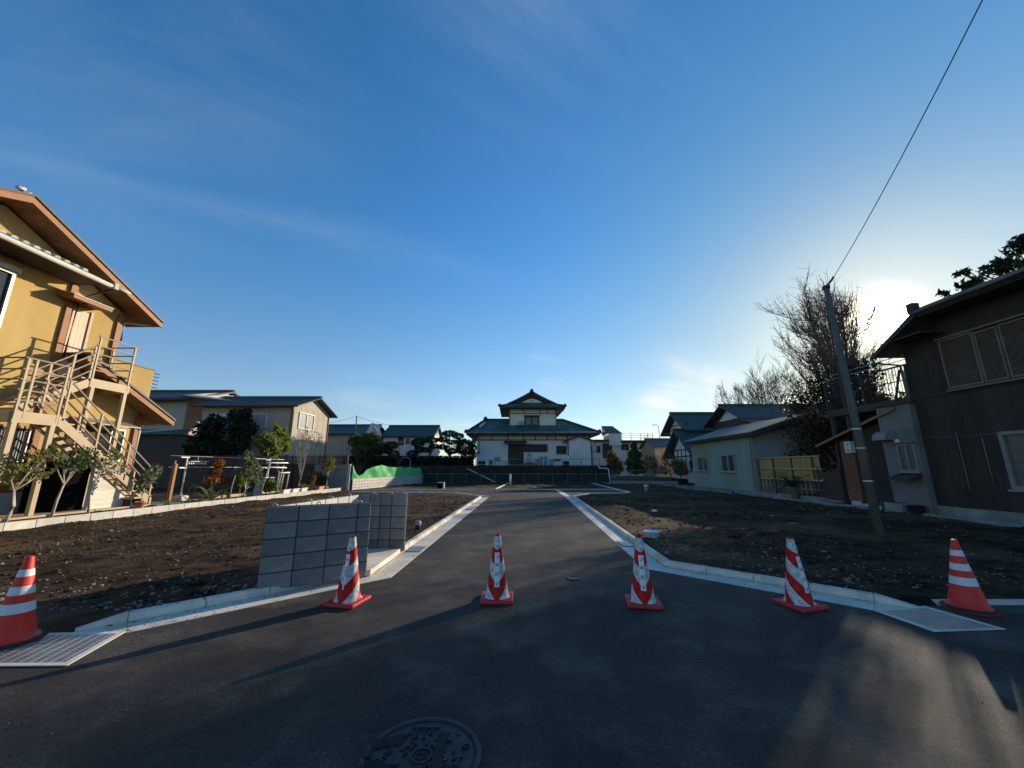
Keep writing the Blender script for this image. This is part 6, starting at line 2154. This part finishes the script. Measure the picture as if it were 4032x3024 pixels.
topiary('small clipped dome tree in front of the white house windows', -12.6, 40.5, [((-12.6, 40.5, 3.75), .72, .7, .42), ((-12.9, 40.4, 3.2), .5, .5, .3), ((-12.2, 40.4, 2.9), .6, .5, .35)], 1500, 51)
topiary('clipped dome tree before the right window of the white house', -9.9, 40.5, [((-9.8, 40.5, 4.05), .72, .7, .50), ((-9.6, 40.4, 3.3), .55, .5, .35), ((-10.3, 40.4, 2.9), .6, .5, .35)], 1600, 52)
topiary('clipped tree with open underside left of the tall cloud tree', -8.5, 40.6, [((-8.5, 40.6, 4.3), .75, .7, .32), ((-8.1, 40.6, 3.7), .55, .5, .26), ((-8.9, 40.5, 3.3), .55, .5, .28)], 1300, 53)
topiary('tallest cloud pruned tree with layered domes left of the main house', -6.5, 40.8, [((-6.6, 40.8, 5.0), .85, .8, .34), ((-5.7, 40.8, 4.75), .65, .6, .30), ((-7.3, 40.8, 4.4), .6, .55, .28), ((-6.3, 40.7, 4.1), .7, .6, .26), ((-5.3, 40.8, 4.2), .55, .5, .26), ((-7.2, 40.7, 3.6), .65, .6, .28), ((-6.2, 40.6, 3.2), .8, .7, .3)], 3000, 54)
topiary('large dark clipped ball tree beside the main house', -4.85, 40.4, [((-4.9, 40.4, 3.55), .95, .9, .85)], 1700, 55, 'leaf_dark')
topiary('yellow green edged bush touching the left wall of the main house', -4.1, 40.9, [((-4.15, 41.0, 3.6), .42, .4, .85), ((-4.1, 40.8, 2.8), .4, .4, .5)], 800, 56)
plant('evergreen_tree', 'wide dark evergreen with sunlit top right of the beige house', (-15.6, 40.3, 1.6), 'tree',
      [((-16.0, 40.3, 4.1), 1.0, .9, .8), ((-14.6, 40.3, 4.4), .9, .9, .75), ((-15.2, 40.2, 3.2), 1.5, 1.0, .8), ((-13.8, 40.3, 3.4), .8, .8, .7)], 3200, .16, 'leaf_green', .13, seed=57, top=2.3)
h_ = thing('clipped_hedge', (-8, 39.5, 1.7), 'dark straight clipped hedge below the clipped trees', 'hedge')
rng = random.Random(60)
m = MB()
for _ in range(7000):
    x, y, z = rng.uniform(-17, -3.9), 39.3 + rng.random() ** 2 * .9, 1.2 + rng.random() ** .7 * 1.45
    c = V((x, y, z))
    a = V((rng.gauss(0, 1), rng.gauss(0, 1), rng.gauss(0, 1))).normalized()
    u = a.orthogonal().normalized()
    s_ = rng.uniform(.06, .13)
    m.add([c - a * s_, c + u * s_ * .6, c + a * s_, c - u * s_ * .6], [(0, 1, 2, 3)])
m.build('foliage', 'leaf_dark', h_)
MB().box((-17, 39.45, 1.2), (-4, 40.0, 2.5)).build('shade_core', 'void', h_)  # black box among the leaves; the hedge's inner shade as colour
bare_tree('bare_shrub_tree', 'bare grey tangle of twigs between the beige house and the evergreen', (-14.2, 36.5, 0), 4, 1.5, .06, 4, 61, 'bark', .1, .7, 3, .66, .6, .13, 1.0, .6)
bare_tree('bare_shrub_tree', 'bare dark twiggy shrub below the small clipped dome', (-11.3, 39.0, 1.6), 4, .9, .05, 4, 62, 'bark', .1, .7, 3, .66, .6, .13, .4, .7)
t = thing('garden_arch', (-8.0, 38.7, 0), 'thin pale metal arch in front of the dark hedge', 'arch')
MB().tube([(-11.0, 38.6, .6), (-11.0, 38.6, 2.2), (-10.8, 38.6, 2.45), (-10.2, 38.6, 2.45), (-10.0, 38.6, 2.2), (-10.0, 38.6, .6)], .03, 6).build('hoop', 'alu', t, True)

# --- garden right of the main house
plant('straw_shrub', 'dry straw coloured bush at the right corner of the terrace', (10.2, 40.0, .3), 'shrub', [((10.2, 40, 2.2), .6, .5, 1.1), ((10.7, 40, 1.6), .6, .5, .9), ((9.9, 40, 1.2), .4, .4, .6)], 1500, .12, 'leaf_straw', .05, seed=70, top=.7, asp=3.5)
plant('young_conifer', 'green conical conifer in the garden right of the terrace', (12.6, 40.2, .3), 'tree', [((12.6, 40.2, 3.6), .35, .35, .6), ((12.6, 40.2, 2.8), .75, .7, .55), ((12.5, 40.2, 2.0), 1.0, .9, .5), ((12.7, 40.2, 1.3), 1.1, .9, .5)], 2200, .13, 'leaf_green', .07, seed=71, top=.8, asp=2.4)
plant('plum_shrub', 'purplish grey twiggy bush right of the green conifer', (14.3, 40.2, .3), 'shrub', [((14.2, 40.2, 2.0), .8, .7, .8), ((14.9, 40.2, 1.4), .7, .6, .6)], 1300, .08, 'leaf_plum', .05, seed=72, top=.8)
plant('plum_shrub', 'larger purplish bush in front of the ochre house', (16.3, 40.4, .3), 'shrub', [((16.2, 40.4, 2.2), .9, .7, .8), ((17.0, 40.4, 1.5), .8, .7, .7), ((15.6, 40.3, 1.2), .6, .6, .5)], 1600, .08, 'leaf_plum', .05, seed=73, top=.8)
plant('yellow_shrub', 'rounded yellow green shrub near the timbered annex', (16.2, 37.9, .1), 'shrub', [((16.1, 37.9, 1.9), .75, .6, .45), ((16.3, 37.9, 1.2), .8, .7, .5)], 1200, .09, 'leaf_yellow', .05, seed=74, top=.6)
plant('dark_shrub', 'dark dense shrub close behind the far end of the green shed', (16.6, 34.6, 0), 'shrub', [((16.4, 34.6, 1.8), .8, .7, .9), ((17.2, 34.6, 1.4), .8, .7, .9)], 1600, .11, 'leaf_dark', .06, seed=75, top=.7)

# --- sago palm before the bamboo fence
sg = thing('sago_palm', (12.85, 18.2, .05), 'dark drooping sago palm in front of the yellow bamboo fence', 'palm')
rng = random.Random(80)
MB().lathe([(.13, .05), (.16, .3), (.12, .62)], (12.9, 18.2, 0), 10).build('trunk', 'bark', sg)
for i in range(26):
    a = rng.uniform(0, 2 * PI)
    d_ = V((math.cos(a) * .6, math.sin(a), 0))
    L_ = rng.uniform(1.0, 1.5)
    rise = rng.uniform(.2, 1.1)
    m = MB()
    pts = []
    for j in range(8):
        s_ = j / 7
        pts.append(V((12.88, 18.2, .62)) + d_ * (L_ * s_) + V((0, 0, L_ * rise * s_ * 1.2 - L_ * s_ * s_ * (.55 + .3 * rise))))
    side = V((-d_.y, d_.x, 0)).normalized()
    for j in range(1, 8):
        for q_ in range(3):
            b_ = pts[j - 1].lerp(pts[j], q_ / 3)
            fw = (pts[j] - pts[j - 1]).normalized()
            for sg_ in (-1, 1):
                ln = .20 * math.sin(PI * min(.97, (j + q_ / 3) / 8.2)) + .03
                e_ = b_ + (side * sg_ * .9 + fw * .6).normalized() * ln + V((0, 0, .03))
                m.add([b_ - fw * .010, b_ + fw * .010, e_], [(0, 1, 2)])
    m.tube(pts, [.010] * 4 + [.006] * 4, 4)
    m.build('frond', 'leaf_dark', sg)

# --- big bare tree with evergreen tangle, behind the balcony
rngt = random.Random(90)
bt = thing('bare_tree', (17.9, 20.4, 0), 'large bare tree with fanning upright twigs near the low sun', 'tree')
m = MB()
m.tube([(17.9, 20.4, 0), (17.85, 20.4, 2.0), (17.9, 20.4, 3.6)], [.26, .22, .20], 9)
m.build('trunk', 'bark', bt, True)
m = MB()
CR = V((17.7, 20.4, 6.5))


def whip(p, q, r0, bend, n=5):
    """a long twig that leaves sideways and turns upward"""
    p, q = V(p), V(q)
    k = p.lerp(q, .5) + V((q.x - p.x, q.y - p.y, 0)) * .16 - V((0, 0, bend))
    pts = []
    for i in range(n + 1):
        t_ = i / n
        x = p * (1 - t_) ** 2 + k * 2 * t_ * (1 - t_) + q * t_ ** 2
        pts.append(x + V((rngt.gauss(0, .012), rngt.gauss(0, .012), rngt.gauss(0, .012))))
    m.tube(pts, [r0 * (1 - .85 * i / n) + .004 for i in range(n + 1)], 5 if r0 > .03 else 3, False)
    return pts


stems = []
for (dx, dy, zz) in ((0, 0, 11.4), (-.8, .3, 10.8), (.7, -.2, 11.2), (-.3, -.8, 10.4), (.5, .9, 10.6)):
    stems.append(whip((17.9, 20.4, 2.8), (17.85 + dx, 20.4 + dy, zz - .4), .12, -.2, 8))
lim = []
for st_ in stems:
    for k in range(22):
        i = 1 + int(rngt.random() ** 1.1 * 6.5)
        p = st_[i].lerp(st_[i + 1], rngt.random()) if i < 8 else st_[i]
        a = rngt.uniform(0, 2 * PI)
        f = .72 + .26 * rngt.random()
        el = rngt.uniform(.12, 1.38)
        e = CR + V((math.cos(a) * math.cos(el) * 3.3 * f, math.sin(a) * math.cos(el) * 2.8 * f, math.sin(el) * 4.9 * f + (-1.0 if el < .35 else 0)))
        e.x = min(e.x, 19.5)
        if e.z < p.z + .6:
            e.z = p.z + .6 + rngt.random()
        lim.append(whip(p, e, .026, .10 * (e - p).length, 6))
for L_ in lim:
    for k in range(13):
        i = rngt.randrange(1, 6)
        p = L_[i].lerp(L_[min(i + 1, 6)], rngt.random())
        d_ = (L_[min(i + 1, 6)] - L_[i - 1]).normalized()
        sd = V((rngt.gauss(0, 1), rngt.gauss(0, 1), rngt.gauss(0, .4))).normalized()
        e = p + (d_ * .9 + sd * .5 + V((0, 0, .8))).normalized() * rngt.uniform(.5, 1.5)
        w2 = whip(p, e, .0095, .05, 4)
        for j in range(2):
            p2 = w2[rngt.randrange(1, 4)]
            sd = V((rngt.gauss(0, 1), rngt.gauss(0, 1), rngt.gauss(0, .4) + .5)).normalized()
            whip(p2, p2 + sd * rngt.uniform(.25, .6), .005, .02, 2)
m.build('branches', 'bark', bt)
plant('ivy_tangle', 'dark leafy tangle climbing round the foot of the large bare tree', (16.6, 19.6, 0), 'tree',
      [((16.9, 20.0, 6.0), 1.0, 1.0, 1.1), ((15.9, 19.8, 5.0), 1.2, 1.0, 1.2), ((17.6, 20.0, 5.2), 1.4, 1.2, 1.4), ((15.2, 19.6, 3.4), 1.4, 1.0, 1.4), ((17.0, 19.3, 3.2), 1.8, 1.2, 1.6), ((16.5, 20.2, 7.2), .55, .6, .9), ((17.3, 20.1, 7.0), .5, .5, .8),
       ((19.2, 19.6, 4.3), 1.3, 1.1, 1.2), ((18.8, 19.5, 3.2), 1.6, 1.0, 1.4), ((15.0, 19.5, 2.0), 1.4, 1.0, 1.1), ((14.6, 19.6, 4.6), .8, .8, .8)],
      8000, .10, 'leaf_tangle', .12, seed=91, top=1.4, fill=.12)
plant('evergreen_tree', 'dark evergreen bush seen through the balcony railing bars', (17.6, 17.6, 0), 'tree',
      [((16.35, 17.7, 5.7), .95, .9, 1.1), ((16.2, 17.7, 4.4), 1.0, 1.0, 1.2), ((17.4, 17.3, 3.7), 1.3, 1.1, 1.2), ((18.6, 16.8, 3.7), 1.3, 1.0, 1.1), ((19.8, 16.4, 3.7), 1.3, 1.0, 1.1), ((16.4, 18.0, 3.2), 1.0, .9, 1.2), ((19.2, 16.8, 2.6), 1.8, 1.2, 1.3)], 8000, .12, 'leaf_tangle', .12, seed=92, top=1.6, fill=.12)
bare_tree('bare_shrub_tree', 'bare twiggy bush among dark foliage behind the balcony left of the sun', (16.6, 18.3, 0), 6, 2.3, .07, 4, 93, 'bark', .22, .55, 4, .64, .6, .10, 3.2, .5)
RMIN[0] = .013
for i, (x, y, sd, L_, lab) in enumerate(((24.8, 40, 94, 3.4, 'left bare spreading tree above the long dark house roof'), (28.0, 41, 95, 3.8, 'right bare spreading tree above the long dark house roof'))):
    bare_tree('bare_tree', lab, (x, y, 0), 5, L_, .20, 4, sd, 'bark', .14, .6, 4, .66, .75, .11, 4.6, .55)

RMIN[0] = .004
# --- pine behind the dark house
rng = random.Random(97)
bl = []
for (u, v, z, s_) in ((20.2, 16.4, 8.8, .55), (20.9, 16.2, 9.7, .75), (21.4, 16.0, 9.1, .8), (22.3, 16.0, 10.4, 1.0), (22.6, 16.2, 9.4, 1.0), (23.6, 15.8, 11.4, 1.2), (24.0, 16.0, 10.2, 1.3), (25.2, 15.6, 12.2, 1.4), (25.6, 15.8, 10.8, 1.4)):
    bl.append(((u, v, z), s_ * .75, s_ * .7, s_ * .34))
    bl.append(((u + rng.uniform(-.6, .6), v, z + rng.uniform(.25, .6)), s_ * .4, s_ * .4, s_ * .25))
plant('pine_tree', 'dark layered pine crown rising behind the dark house roof', (24.0, 16.2, 0), 'tree', bl, 3400, .12, 'leaf_dark', .20, 'bark', seed=98, top=8.2, asp=2.6, fill=.1)
